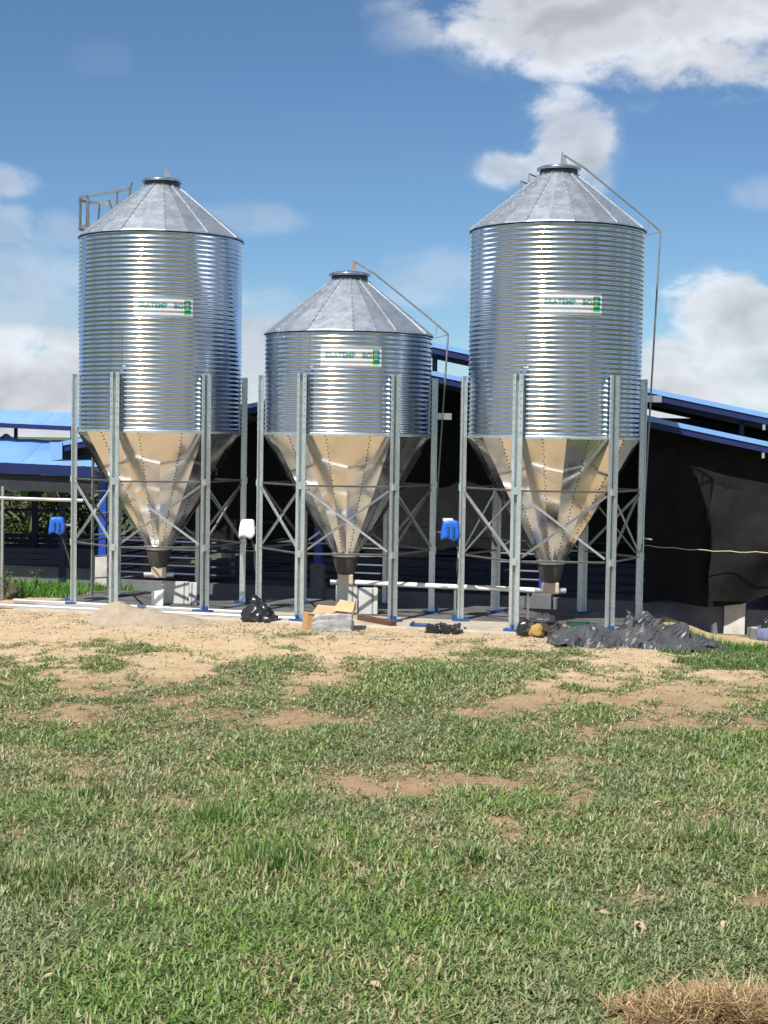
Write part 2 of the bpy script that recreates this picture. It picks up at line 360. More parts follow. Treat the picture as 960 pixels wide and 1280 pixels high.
GRASSY = [(80, 780, 90, 7, 0.8), (380, 795, 110, 8, 0.7), (560, 845, 110, 22, 0.8), (930, 810, 60, 22, 1.0), (300, 840, 60, 12, 0.6), (680, 818, 60, 6, 0.5), (110, 808, 60, 6, 0.5), (530, 860, 60, 20, 0.5)]
def bare_mask(x, y):                            # 1 = bare sand, 0 = closed turf
    z = 0.0; d = np.maximum(y, 0.5)
    # pixel row and column of the ground point, to read the patches off the photograph
    vx, vy, vz = x, y, -CAM_Z
    f = vy * _F.y + vz * _F.z; px = 480 + F_PX * (vx * _Rv.x + vy * _Rv.y + vz * _Rv.z) / f; py = 640 - F_PX * (vx * _Uv.x + vy * _Uv.y + vz * _Uv.z) / f
    n = fbm(x * 1.1 + 9, y * 0.75 + 2, 5, 0.6); n2_ = fbm(x * 4 + 1, y * 2.6 + 7, 5, 0.75)
    b = np.interp(y, [4, 11.5, 13, 14.6, 16.0, 17.2, 19.0, 21, 30], [-0.46, -0.38, -0.14, 0.05, 0.30, 0.66, 0.9, 0.4, -0.5])
    u, v = uv_row(x, y)
    b = np.where(v > 1.7, -0.6 + 0.9 * sst(3.2, 4.5, u) * sst(3.2, 2.0, v), b)
    for (cx, cy, rx, ry, s) in BARE: b = b + 0.74 * s * np.exp(-(((px - cx) / rx) ** 2 + ((py - cy) / ry) ** 2) * 1.3)
    for (cx, cy, rx, ry, s) in GRASSY: b = b - 0.95 * s * np.exp(-(((px - cx) / rx) ** 2 + ((py - cy) / ry) ** 2) * 1.3)
    return np.clip(0.5 + 0.75 * (b + 1.5 * (n - 0.5) + 1.7 * (n2_ - 0.5)) / 0.75, 0, 1)
def axis(fine0, fine1, step, far):
    a = list(np.arange(fine0, fine1 + 1e-6, step)); s = step; x = a[-1]
    while x < far: s *= 1.35; x += s; a.append(x)
    s = step; x = a[0]
    while x > -far: s *= 1.35; x -= s; a.insert(0, x)
    return np.array(a)
gx, gy = np.meshgrid(axis(-7.5, 7.5, 0.05, 900), axis(4.0, 23.0, 0.05, 900))
gzz = ground_z(gx, gy)
bm_ = bare_mask(gx, gy); near_ = (gy > 3) & (gy < 40) & (np.abs(gx) < 25)
side_ = sst(0.30 * np.maximum(gy, 0) + 0.4, 0.30 * np.maximum(gy, 0) + 1.6, np.abs(gx)); bm_ = np.where(near_, bm_ * (1 - 0.8 * side_), 0.1)
turf_ = np.maximum.reduce([side_, sst(5.2, 4.6, gy), sst(24.5, 26.5, gy)])
gzz = gzz + np.where(near_, 0.03 * (fbm(gx * 7, gy * 7, 4, 0.6) - 0.5) * bm_, 0)
me = grid_mesh('ground', np.stack([gx, gy, gzz], -1))
ea = me.attributes.new('earth', 'FLOAT', 'POINT'); ea.data.foreach_set('value', (1 - sst(12.6, 15.5, gy + 1.6 * (fbm(gx * .7, gy * .7, 3) - .5))).astype(np.float32).ravel())
ta = me.attributes.new('turf', 'FLOAT', 'POINT'); ta.data.foreach_set('value', turf_.astype(np.float32).ravel())
a = me.attributes.new('bare', 'FLOAT', 'POINT'); a.data.foreach_set('value', bm_.astype(np.float32).ravel())
m = Mat('sandy_turf_ground', 0.95, 0, 0.2)
nz = m.noise(3.0, 10, 0.7); fine = m.noise(38, 8, 0.75)
sandc = m.ramp(nz, [(0.2, (0.40, 0.275, 0.15)), (0.5, (0.57, 0.425, 0.26)), (0.8, (0.66, 0.525, 0.36))])
sandc = m.mix(0.55, sandc, m.ramp(fine, [(0.25, (0.42, 0.42, 0.42)), (0.7, (1.0, 1.0, 1.0))]), 'MULTIPLY')
earthc = m.ramp(nz, [(0.2, (0.23, 0.14, 0.075)), (0.5, (0.37, 0.25, 0.145)), (0.8, (0.50, 0.37, 0.23))])
earthc = m.mix(0.7, earthc, m.ramp(fine, [(0.25, (0.38, 0.38, 0.38)), (0.7, (1.0, 1.0, 1.0))]), 'MULTIPLY')
sandc = m.mix(m.attr('earth').outputs['Fac'], sandc, earthc)
thatch = m.ramp(fine, [(0.25, (0.07, 0.065, 0.03)), (0.55, (0.16, 0.145, 0.07)), (0.85, (0.30, 0.245, 0.14))])
thatch = m.mix(m.attr('turf').outputs['Fac'], thatch, m.ramp(fine, [(0.25, (0.055, 0.070, 0.036)), (0.7, (0.12, 0.142, 0.075))]))
bare_at = m.attr('bare').outputs['Fac']
add = m.t.nodes.new('ShaderNodeMath'); add.operation = 'MULTIPLY_ADD'; m.t.links.new(fine, add.inputs[0]); add.inputs[1].default_value = 0.5; m.t.links.new(bare_at, add.inputs[2])
fac = m.ramp(add.outputs[0], [(0.52, 0.0), (0.85, 1.0)])
m.color(m.mix(fac, thatch, sandc)); m.bump(m.noise(55, 8, 0.75), 0.6, 0.02); MT['ground'] = m.m
ground = link('ground', me, 'ground', smooth=True); tag(ground, 'sandy farmyard ground under patchy turf', None, kind='structure')

# silo slab
def rowpt(u, v, z=0.0): return (RO.x + ROW.x * u + NRM.x * v, RO.y + ROW.y * u + NRM.y * v, z)
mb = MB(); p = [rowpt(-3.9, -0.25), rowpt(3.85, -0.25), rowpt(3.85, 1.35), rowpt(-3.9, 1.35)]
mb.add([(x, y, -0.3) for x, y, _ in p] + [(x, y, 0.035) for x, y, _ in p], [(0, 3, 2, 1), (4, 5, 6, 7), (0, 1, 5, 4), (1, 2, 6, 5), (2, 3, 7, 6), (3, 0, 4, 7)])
slab = tag(mb.build('concrete_slab', 'shaded_concrete', bevel=0.02), 'concrete slab under the three silos, coloured dark for their shade', kind='structure')  # shade behind the front legs is painted into the slab colour
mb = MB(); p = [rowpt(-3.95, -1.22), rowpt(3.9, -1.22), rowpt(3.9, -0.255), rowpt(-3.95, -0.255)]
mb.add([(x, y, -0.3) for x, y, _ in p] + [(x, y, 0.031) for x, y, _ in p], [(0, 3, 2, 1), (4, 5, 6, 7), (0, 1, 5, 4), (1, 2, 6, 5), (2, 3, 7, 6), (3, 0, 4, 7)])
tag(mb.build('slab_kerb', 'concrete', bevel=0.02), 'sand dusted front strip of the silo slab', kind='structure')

# ------------------------------------------------------------------ silos
RS, PITCHC, AMP = 1.03, 2.44 / 44, 0.0056
Z0, ZROOF = 2.22, 0.68
def shell_r(z): return RS + AMP * np.cos(2 * np.pi * (z - Z0) / PITCHC - np.pi)
def pol(r, a, z): return (r * math.sin(a), -r * math.cos(a), z)     # a = 0 faces the front of the silo
def make_silo(loc, rz, nring, label, first):
    root = empty('feed_silo', (loc[0], loc[1], 0.035), rz); tag(root, label, 'silo', 'feed silos in the row')
    zt = Z0 + nring * 22 * PITCHC
    # wall sheets, three to a ring, lapped at the seams
    for k in range(nring):
        z = np.linspace(Z0 + k * 22 * PITCHC, Z0 + (k + 1) * 22 * PITCHC, 22 * 8 + 1)
        for j in range(3):
            a0 = R(-28 + 120 * j + 60 * k) - R(1.2); a1 = a0 + R(122.4)
            a = np.linspace(a0, a1, 84); Z, A = np.meshgrid(z, a, indexing='ij')
            lap = 0.0022 * sst(a1 - R(2.4), a1, A)
            r = shell_r(Z) + lap + 0.0016 * np.sin(3 * A + 1.3 * k + loc[0]) + 0.0011 * np.sin(7 * A + 2.1 * Z + loc[0])+ 0.0010 * np.sin(2.3 * Z * 2 + 5 * A)
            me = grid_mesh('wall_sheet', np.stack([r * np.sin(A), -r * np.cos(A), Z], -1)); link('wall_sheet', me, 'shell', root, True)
            mb = MB(); ab = a1 - R(1.2)
            for i in range(22):
                c = Vector(pol(RS + AMP + 0.003, ab, Z0 + (k * 22 + i + 0.5) * PITCHC)); h = 0.006; mb.box(c.x - h, c.x + h, c.y - h, c.y + h, c.z - h, c.z + h)
            tag(mb.build('bolt_row', 'dull_steel', root), kind='stuff')
    mb = MB(); mb.lathe([(RS - 0.01, Z0 - 0.022), (RS + 0.008, Z0 - 0.022), (RS + 0.008, Z0 + 0.006), (RS - 0.01, Z0 + 0.006)], 96); mb.build('bottom_ring', 'steel', root)
    # roof: twelve creased panels, each with a standing rib
    ro, ri, ze, zp = RS + 0.024, 0.215, zt + 0.008, zt + ZROOF
    for k in range(12):
        a0 = R(30 * k + 2); am = a0 + R(15); a1 = a0 + R(30); mb = MB(); n = 5
        for (b0, b1, rise0, rise1) in ((a0, am, 0, 0.006), (am, a1, 0.006, 0)):
            vs_ = []
            for i in range(n + 1):
                t = i / n; r = ro + (ri - ro) * t; zz = ze + (zp - ze) * t + 0.006 * math.sin(math.pi * t)
                vs_ += [pol(r, b0, zz + rise0), pol(r, b1, zz + rise1)]
            vs_ = [pol(ro + 0.004, b0, ze - 0.014), pol(ro + 0.004, b1, ze - 0.014)] + vs_
            mb.add(vs_, [(2 * i, 2 * i + 1, 2 * i + 3, 2 * i + 2) for i in range(n + 2 - 1)])
        pn = mb.build('roof_panel', 'roof', root)
        mb = MB(); up = Vector((0, 0, 1))
        mb.bar(Vector(pol(ro, a0, ze + 0.006)), Vector(pol(ri, a0, zp + 0.006)), 0.016, 0.016)
        for i in range(11):
            t = (i + 0.5) / 11; c = Vector(pol(ro + (ri - ro) * t, a0, ze + (zp - ze) * t + 0.02)); mb.box(c.x - .008, c.x + .008, c.y - .008, c.y + .008, c.z - .006, c.z + .006)
        mb.build('seam_rib', 'roof', pn)
    mb = MB(); mb.lathe([(ri + 0.016, zp - 0.03), (ri + 0.006, zp + 0.075)], 40); mb.build('neck', 'lid_seal', root, True)
    mb = MB(); mb.lathe([(0.20, zp + 0.062), (0.250, zp + 0.048), (0.264, zp + 0.060), (0.260, zp + 0.078), (0.225, zp + 0.095), (0.10, zp + 0.118), (0.0, zp + 0.122)], 48)
    lid = mb.build('lid', 'shell', root, True)
    mb = MB(); t0 = zp + 0.11
    mb.add([(0.015, -0.02, t0), (0.11, -0.02, t0), (0.035, -0.02, t0 + 0.17), (0.015, 0.02, t0), (0.11, 0.02, t0), (0.035, 0.02, t0 + 0.17)], [(0, 1, 2), (5, 4, 3), (0, 3, 4, 1), (1, 4, 5, 2), (2, 5, 3, 0)])
    mb.build('lid_bracket', 'grey_box', lid)
    # hopper: twelve creased panels with bolted seams
    hz0, hz1, hr0, hr1 = Z0 - 0.012, 0.74, RS - 0.008, 0.160
    for k in range(12):
        a0 = R(30 * k - 15); am = a0 + R(15); a1 = a0 + R(30); n = 14; mb = MB()
        dent = random.uniform(-0.003, 0.004)
        for (b0, b1) in ((a0, am), (am, a1)):
            vs_ = []
            for i in range(n + 1):
                t = i / n; r = hr0 + (hr1 - hr0) * t
                bul = 0.018 * math.sin(math.pi * t) + dent * math.sin(2 * math.pi * t)
                for q in range(5):
                    s_ = q / 4; aa = b0 + (b1 - b0) * s_; w = (1 - s_) if b1 != a1 else s_
                    flat = math.cos((b1 - b0) / 2) / math.cos(aa - (b0 + b1) / 2)
                    edge = w if b0 == a0 else s_
                    rr = (r + bul) * flat + 0.026 * (1 - 0.8 * t) * (1 - edge)
                    vs_.append(pol(rr, aa, hz0 + (hz1 - hz0) * t))
            mb.add(vs_, [(i * 5 + q, (i + 1) * 5 + q, (i + 1) * 5 + q + 1, i * 5 + q + 1) for i in range(n) for q in range(4)])
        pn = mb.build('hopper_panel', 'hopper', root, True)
        mb = MB()
        for i in range(36):
            t = (i + 0.5) / 36; r = hr0 + (hr1 - hr0) * t + 0.018 * math.sin(math.pi * t) + 0.003
            for off in ((-0.006, 0.006)[i % 2],):
                c = Vector(pol(r, a0 + off / max(r, .1), hz0 + (hz1 - hz0) * t)); h = 0.0058
                mb.box(c.x - h, c.x + h, c.y - h, c.y + h, c.z - h, c.z + h)
        tag(mb.build('bolt_row', 'lid_seal', pn), kind='stuff')
    # outlet
    mb = MB(); mb.lathe([(hr1 + 0.002, 0.765), (0.172, 0.76), (0.176, 0.70), (0.165, 0.695)], 32); mb.build('outlet_collar', 'galv_pipe', root, True)
    mb = MB(); mb.lathe([(0.160, 0.70), (0.150, 0.62), (0.125, 0.52), (0.10, 0.47)], 28); mb.build('outlet_boot', 'dark_rubber', root, True)
    mb = MB(); mb.box(-0.095, 0.095, -0.09, 0.09, 0.335, 0.475); mb.build('feed_box', 'beige_box', root, bevel=0.008)
    mb = MB(); mb.tube([(-0.19, 0, 0.37), (0.19, 0, 0.37)], 0.036, 14); mb.build('auger_stub', 'galv_pipe', root, 'auto')
    # legs: open channel facing outwards
    ztop = 2.93
    prof = [(-0.060, 0.062), (-0.060, 0.074), (-0.024, 0.074), (-0.020, 0.010), (0.012, 0.010), (0.016, 0.074), (0.066, 0.074), (0.066, 0.062), (0.032, 0.062), (0.024, 0.002), (-0.022, 0.002), (-0.030, 0.062)]
    for k in range(6):
        a = R(-150 + 60 * k); e_r = Vector((math.sin(a), -math.cos(a), 0)); e_t = Vector((math.cos(a), math.sin(a), 0)); mb = MB()
        vs_ = []
        for zz in (0.012, ztop):
            for (t, r) in prof: q = e_r * (RS + 0.012 + r) + e_t * t; vs_.append((q.x, q.y, zz))
        n = len(prof)
        mb.add(vs_, [(i, (i + 1) % n, n + (i + 1) % n, n + i) for i in range(n)] + [(n + 2, n + 3, n + 8, n + 1), (n + 4, n + 5, n + 7, n + 9)])
        leg = mb.build('leg', 'steel', root)
        mb = MB(); c = e_r * (RS + 0.05)
        mt = Matrix.Translation((c.x, c.y, 0)) @ Matrix.Rotation(a, 4, 'Z')
        mb.box(-0.10, 0.10, -0.10, 0.10, 0.0, 0.022, mt); mb.box(-0.012, 0.012, -0.10, -0.05, 0.02, 0.07, mt)
        mb.build('base_plate', 'blue_plate', leg)
        mb = MB()
        for i in range(9):
            for t in (-0.043, 0.042):
                q = e_r * (RS + 0.012 + 0.076) + e_t * t; zz = 2.27 + 0.077 * i; mb.box(q.x - .006, q.x + .006, q.y - .006, q.y + .006, zz - .006, zz + .006)
        tag(mb.build('bolt_row', 'dull_steel', leg), kind='stuff')
        for zz in (1.60, 0.79):                                # clip plates where the braces meet the leg
            mb = MB(); mb.box(-0.028, 0.030, -0.048, -0.030, zz - 0.04, zz + 0.04, mt); mb.build('clip_plate', 'steel', leg)
        b = R(-150 + 60 * (k + 1)); P = lambda an, zz, r=RS + 0.045: Vector(pol(r, an, zz))
        d = (P(b, 0) - P(a, 0)).normalized() * 0.05
        for zz in (1.60, 0.79):
            mb = MB(); mb.angle(P(a, zz) + d, P(b, zz) - d, 0.023, 0.005); mb.build('horizontal_brace', 'dull_steel', root)
        outw = (P(a, 0) + P(b, 0)).normalized()
        for (za, zb, o) in ((1.56, 0.84, 0.012), (0.84, 1.56, -0.010)):
            mb = MB(); mb.angle(P(a, za) + d + outw * o, P(b, zb) - d + outw * o, 0.023, 0.005, outw); mb.build('cross_brace', 'steel' if o > 0 else 'dull_steel', root)
    # sticker wrapped round the corrugation
    zc = zt - 0.93 if nring == 2 else zt - 0.315
    a0, a1 = R(-19), R(21.5)
    z = np.linspace(zc - 0.125, zc + 0.125, 44); A_ = np.linspace(a0, a1, 40); Z, A = np.meshgrid(z, A_, indexing='ij'); r = shell_r(Z) + 0.006
    st = link('brand_sticker', grid_mesh('brand_sticker', np.stack([r * np.sin(A), -r * np.cos(A), Z], -1)), 'sticker', root, True)
    def wrap(bm, lift=0.008):
        for _ in range(5):
            es = [e for e in bm.edges if e.calc_length() > 0.012]
            if not es: break
            bmesh.ops.subdivide_edges(bm, edges=es, cuts=1); bmesh.ops.triangulate(bm, faces=[f for f in bm.faces if len(f.verts) > 3])
        for v in bm.verts:
            zz = zc + v.co.y; aa = v.co.x / RS; rr = float(shell_r(zz)) + lift; v.co = Vector(pol(rr, aa, zz))
    def text_part(name, body, size, x, y, mat):
        cu = bpy.data.curves.new(name, 'FONT'); cu.body = body; cu.size = size; cu.resolution_u = 2; cu.offset = 0.002
        o = bpy.data.objects.new(name, cu); tm = o.to_mesh(); bm = bmesh.new(); bm.from_mesh(tm); o.to_mesh_clear()
        bmesh.ops.triangulate(bm, faces=bm.faces[:])
        for v in bm.verts: v.co = Vector((v.co.x * 1.0 + x, v.co.y + y, 0))
        wrap(bm); me = bpy.data.meshes.new(name); bm.to_mesh(me); bm.free(); bpy.data.objects.remove(o); bpy.data.curves.remove(cu)
        return link(name, me, mat, st)
    def patch(name, rects, mat, lift=0.008):
        bm = bmesh.new()
        for (x0, x1, y0, y1) in rects:
            bm.faces.new([bm.verts.new((x0, y0, 0)), bm.verts.new((x1, y0, 0)), bm.verts.new((x1, y1, 0)), bm.verts.new((x0, y1, 0))])
        bmesh.ops.triangulate(bm, faces=bm.faces[:]); wrap(bm, lift); me = bpy.data.meshes.new(name); bm.to_mesh(me); bm.free(); return link(name, me, mat, st)
    text_part('lettering', 'ERATEMP', 0.085, -0.285, -0.010, 'teal'); text_part('lettering', 'BO', 0.085, 0.150, -0.010, 'teal')
    patch('emblem', [(0.275, 0.360, 0.062, 0.088), (0.275, 0.295, -0.02, 0.062), (0.338, 0.360, -0.02, 0.062), (0.295, 0.338, 0.008, 0.030)], 'teal')
    patch('emblem', [(0.275, 0.360, -0.085, -0.020)], 'green_print'); patch('emblem', [(0.268, 0.275, -0.085, 0.088)], 'yellow_print'); patch('emblem', [(0.295, 0.360, -0.045, -0.03)], 'dark_print', 0.0095)
    
    for x0, x1, mt_ in ((-0.10, -0.03, 'sky_print'), (-0.02, 0.022, 'orange_print'), (0.03, 0.07, 'sky_print'), (0.09, 0.13, 'orange_print')): patch('small_print', [(x0, x1, -0.080, -0.064)], mt_)
    return root, zt, zp

s1, zt1, zp1 = make_silo(SILO[0], R(8.6), 2, 'tall corrugated silver silo with guard hoop and ladder, nearest the blue roofed barn', True)
s2, zt2, zp2 = make_silo(SILO[1], R(1.9), 1, 'short squat corrugated silver silo in the middle of the row', False)
s3, zt3, zp3 = make_silo(SILO[2], R(2.2), 2, 'tall corrugated silver silo with bent lid rod, behind the crumpled dark tarpaulin', False)

def lid_rod(root, zt, zp, zplate, off):
    a = R(90 + off); P = lambda r, z, da=0: Vector(pol(r, a + da, z))
    mb = MB(); mb.tube([P(0.06, zp + 0.24), P(0.30, zp + 0.10), P(1.02, zt + 0.22), P(1.235, zt + 0.04), P(1.232, zt - 0.02), P(1.10, 0.90)], 0.0115, 8)
    rod = mb.build('lid_rod', 'dull_steel', root, 'auto')
    mb = MB(); mb.bar(P(1.06, zt - 0.01), P(1.235, zt + 0.035), 0.018, 0.012); mb.bar(P(1.08, zt + 0.03), P(1.10, zt + 0.17), 0.014, 0.01); mb.build('rod_bracket', 'dull_steel', rod)
    mb = MB(); mb.bar(P(0.06, zp + 0.24), P(0.05, zp + 0.09), 0.05, 0.008, (0, 1, 0)); mb.bar(P(0.06, zp + 0.24), P(0.27, zp + 0.09), 0.012, 0.012); mb.build('lid_arm', 'dull_steel', rod)
    mb = MB(); c = P(1.135, zplate); mb.box(c.x - 0.02, c.x + 0.16, c.y - 0.01, c.y + 0.01, zplate - 0.04, zplate + 0.04); mb.build('guide_plate', 'galv_pipe', rod)
    mb = MB(); mb.tube([P(1.10, 0.95), P(1.10, 0.88), P(1.06, 0.84)], 0.014, 8); mb.tube([P(1.10, 1.02), P(1.22, 1.005)], 0.011, 8); mb.build('pull_handle', 'dull_steel', rod)
lid_rod(s2, zt2, zp2, 2.46, 0); lid_rod(s3, zt3, zp3, 2.70, -1)

# ladder, guard hoop and roof rungs at the back left of the first silo
def silo_ladder(root, zt, zp):
    a = R(-139); e_r = Vector((math.sin(a), -math.cos(a), 0)); e_t = Vector((math.cos(a), math.sin(a), 0))
    Q = lambda r, t, z: e_r * r + e_t * t + Vector((0, 0, z))
    lad = MB()
    for t in (-0.14, 0.14): lad.bar(Q(1.17, t, 0.02), Q(1.17, t, zt + 0.30), 0.035, 0.02, e_r)
    lo = lad.build('ladder_rails', 'dull_steel', root)
    mb = MB(); mb.tube([Q(1.17, -0.14, 0), Q(1.17, 0.14, 0)], 0.011, 8); me = None
    for i in range(16):
        z = 0.25 + 0.29 * i
        if me is None: o = mb.build('rung', 'dull_steel', lo, 'auto'); me = o.data
        else: o = link('rung', me, None, lo)
        o.location = (0, 0, z)
    mb = MB()
    def hoop(z, r0, rad):
        n = 18; pts = [Q(r0 + rad * math.sin(math.pi * i / n) * 1.15, -0.30 + 0.60 * i / n if False else -rad * math.cos(math.pi * i / n), z) for i in range(n + 1)]
        for i in range(n): mb.bar(pts[i], pts[i + 1], 0.008, 0.04)
        return pts
    h1 = hoop(zt + 0.62, 1.12, 0.33); h2 = hoop(zt + 0.24, 1.17, 0.30)
    for i in (2, 6, 9, 12, 16): mb.bar(h1[i], h2[i], 0.03, 0.008, e_r)
    mb.build('guard_hoop', 'dull_steel', root)
    mb = MB()
    for t in (-0.30, 0.30):
        mb.bar(Q(1.15, t, zt + 0.62), Q(0.38, t * 0.75, zt + 0.66), 0.014, 0.03)
        mb.bar(Q(1.08, t, zt - 0.02), Q(1.12, t, zt + 0.64), 0.03, 0.012, e_r); mb.bar(Q(0.60, t * .8, zt + 0.36), Q(0.60, t * .8, zt + 0.65), 0.025, 0.012, e_r)
    mb.bar(Q(0.38, -0.23, zt + 0.53), Q(0.34, -0.22, zt + 0.74), 0.03, 0.014, e_r); mb.bar(Q(0.38, 0.23, zt + 0.53), Q(0.34, 0.22, zt + 0.74), 0.03, 0.014, e_r)
    mb.bar(Q(1.12, -0.33, zt - 0.05), Q(1.10, -0.04, zt + 0.62), 0.022, 0.010, e_r)
    mb.build('roof_handrail', 'dull_steel', root)
silo_ladder(s1, zt1, zp1)
mb = MB()
a = R(-120); e_r = Vector((math.sin(a), -math.cos(a), 0)); e_t = Vector((math.cos(a), math.sin(a), 0))
for r, z in ((0.33, zp3 - 0.03), (0.44, zp3 - 0.11)):
    b = e_r * r + Vector((0, 0, z)); mb.tube([b - e_t * .12 - Vector((0, 0, .06)), b - e_t * .12 + Vector((0, 0, .05)), b + e_t * .12 + Vector((0, 0, .05)), b + e_t * .12 - Vector((0, 0, .06))], 0.011, 8)
mb.build('roof_rung', 'dull_steel', s3)

# motors hung beside each silo's left leg
def motor(root, mat, dx, z, w, h, strap):
    a = R(-90); mb = MB(); c = Vector(pol(1.10 + dx, a, z))
    bm = bmesh.new(); bmesh.ops.create_cube(bm, size=1); bmesh.ops.subdivide_edges(bm, edges=bm.edges[:], cuts=5, use_grid_fill=True)
    for v in bm.verts:
        q = v.co; n = mnoise.noise(q * 2.1 + Vector((dx, z, w))) * 0.05
        rr = 1 - 0.10 * (abs(q.x * 2) ** 5) * (abs(q.z * 2) ** 4); fold = 0.10 * math.sin(q.x * 24 + 1) * (0.6 - q.z)
        v.co = Vector((c.x + q.x * w * (rr + n) * (0.86 + 0.28 * (0.5 - q.z)) + 0.02 * w * q.z, c.y + q.y * 0.16 * (rr + n + fold), c.z + q.z * h * (rr + n) - 0.10 * h * (q.z < -.3) * math.sin(q.x * 9)))
    me = bpy.data.meshes.new('motor_cover'); bm.to_mesh(me); bm.free(); mc = link('motor_cover', me, mat, root, True)
    for k in (-0.16, 0.14):
        if strap or mat == 'blue_plastic':
            mb = MB(); mb.box(c.x + k * w - .014, c.x + k * w + .014, c.y - 0.100, c.y - 0.05, c.z - h * .30, c.z + h * .22); mb.build('cover_rib', 'blue_plate', mc, bevel=0.004)
    mb = MB(); top = Vector(pol(1.08, a, z)); mb.bar(c + Vector((0, 0.02, 0.02)), top, 0.04, 0.02); mb.build('motor_bracket', 'steel', mc)
    mb = MB(); pts = [c + Vector((w * .2, 0, -h * .45)), c + Vector((w * .5, -.02, -h * .45 - .15)), Vector(pol(1.13, a, z - 0.45)), Vector(pol(1.12, a, z - 0.55))]; mb.tube(pts, 0.014, 8); mb.build('motor_cable', 'lid_seal', mc, True)
    if strap:
        mb = MB(); mb.box(c.x - w * .42, c.x + w * .12, c.y - 0.07, c.y + 0.07, c.z + h * .5 - .012, c.z + h * .5 + .02); mb.build('lid_plate', 'white_plastic', mc)
motor(s1, 'blue_plastic', 0.19, 1.00, 0.19, 0.21, False)
motor(s2, 'white_plastic', 0.13, 1.03, 0.19, 0.22, False)
motor(s3, 'blue_plastic', 0.12, 1.09, 0.21, 0.23, True)

# feed pipe running from the middle silo's box to the last one's
b2 = s2.matrix_basis @ Vector((0.10, 0, 0.37)); b3 = s3.matrix_basis @ Vector((-0.10, 0, 0.37))
root = empty('feed_pipe', (b2.x, b2.y, 0.035)); tag(root, 'white feed pipe running between the outlet boxes of the middle and tarpaulin side silos', 'pipe')
dv = b3 - b2; n = 4
for i in range(n):
    mb = MB(); mb.tube([dv * (i / n) + Vector((0, 0, .37)), dv * ((i + 1) / n - 0.008) + Vector((0, 0, .37))], 0.031, 16); mb.build('pipe_length', 'white_pipe', root, 'auto')
for i in range(1, n):
    mb = MB(); mb.tube([dv * (i / n - 0.02) + Vector((0, 0, .37)), dv * (i / n + 0.014) + Vector((0, 0, .37))], 0.036, 16); mb.build('pipe_clamp', 'galv_pipe', root, 'auto')
for t in (0.12, 0.55, 0.93):
    mb = MB(); mb.bar(dv * t + Vector((0, 0, 0)), dv * t + Vector((0, 0, .33)), 0.03, 0.03, (0, 1, 0)); mb.build('pipe_stand', 'dull_steel', root)

# ------------------------------------------------------------------ netted barn behind the silos
BZ = -0.36
barn = empty('netted_barn', (0.50, 21.38, BZ), math.atan2(-0.2585, 0.966)); tag(barn, 'low barn with blue roof edges and black netting hung across its end, behind the silos', 'barn')
def rz_low(x): return (3.15 - 0.200 * abs(x)) - BZ
def rz_up(x): return (3.54 - 0.205 * x) - BZ
LEN = 26.0
def slope_sheet(parent, x0, x1, zf, y0, y1, name='roof_sheet'):
    n = 40; mb = MB(); vs_ = []
    for i in range(n + 1):
        y = y0 + (y1 - y0) * i / n; dz = 0.012 * (i % 2)
        vs_ += [(x0, y, zf(x0) + dz), (x1, y, zf(x1) + dz)]
    mb.add(vs_, [(2 * i, 2 * i + 1, 2 * i + 3, 2 * i + 2) for i in range(n)])
    return mb.build(name, 'blue_roof', parent)
for (xa, xb, zf) in ((0.0, -5.5, rz_low), (0.0, 5.5, rz_low), (-0.35, 5.6, rz_up)):
    for j in range(6): slope_sheet(barn, xa, xb, zf, 0.02 + 4.2 * j, 0.02 + 4.2 * (j + 1) + 0.05)
def rake(x0, x1, zf, off, h, th, mat, y0=-0.03, name='rake_trim'):
    mb = MB(); n = 1
    vs_ = [(x0, y0, zf(x0) + off), (x1, y0, zf(x1) + off), (x1, y0, zf(x1) + off - h), (x0, y0, zf(x0) + off - h)]
    vs_ += [(x, y + th, z) for (x, y, z) in vs_]
    mb.add(vs_, [(0, 1, 2, 3), (7, 6, 5, 4), (0, 4, 5, 1), (1, 5, 6, 2), (2, 6, 7, 3), (3, 7, 4, 0)]); return mb.build(name, mat, barn)
for (xa, xb, zf) in ((0.0, -5.5, rz_low), (0.0, 5.5, rz_low), (-0.35, 5.6, rz_up)):
    rake(xa, xb, zf, 0.028, 0.062, 0.10, 'blue_roof'); rake(xa, xb, zf, -0.034, 0.085, 0.05, 'navy', -0.01, 'rake_board')
    rake(xa, xb, zf, -0.05, 0.14, 0.06, 'rafter', 0.50, 'rafter')
for j in range(1, 6):
    for (xa, xb, zf) in ((0.0, -5.5, rz_low), (0.0, 5.5, rz_low), (-0.35, 5.6, rz_up)): rake(xa, xb, zf, -0.05, 0.14, 0.06, 'rafter', 0.50 + 5.0 * j, 'rafter')
for i in range(9):
    x = -5.1 + 1.275 * i
    mb = MB(); mb.box(x - 0.03, x + 0.03, 0.05, LEN - 1, rz_low(x) - 0.05 - 0.09, rz_low(x) - 0.02); mb.build('purlin', 'rafter', barn)
for i in range(6):
    x = 0.1 + 1.05 * i
    mb = MB(); mb.box(x - 0.03, x + 0.03, 0.05, LEN - 1, rz_up(x) - 0.14, rz_up(x) - 0.02); mb.build('purlin', 'rafter', barn)
for x in (0.05, 1.45, 2.9, 4.3, 5.3):                          # short struts between the two roof layers
    mb = MB(); mb.box(x - 0.03, x + 0.03, 0.50, 0.56, rz_low(x) + 0.02, rz_up(x) - 0.10); mb.build('strut', 'navy', barn)
for i, x in enumerate((0.75, 2.2, 4.6)):                       # little clips under the rake boards
    for zf in (rz_low, rz_up):
        mb = MB(); mb.box(x - 0.018, x + 0.018, -0.055, -0.014, zf(x) - 0.20, zf(x) - 0.13); mb.build('rake_clip', 'galv_pipe', barn)
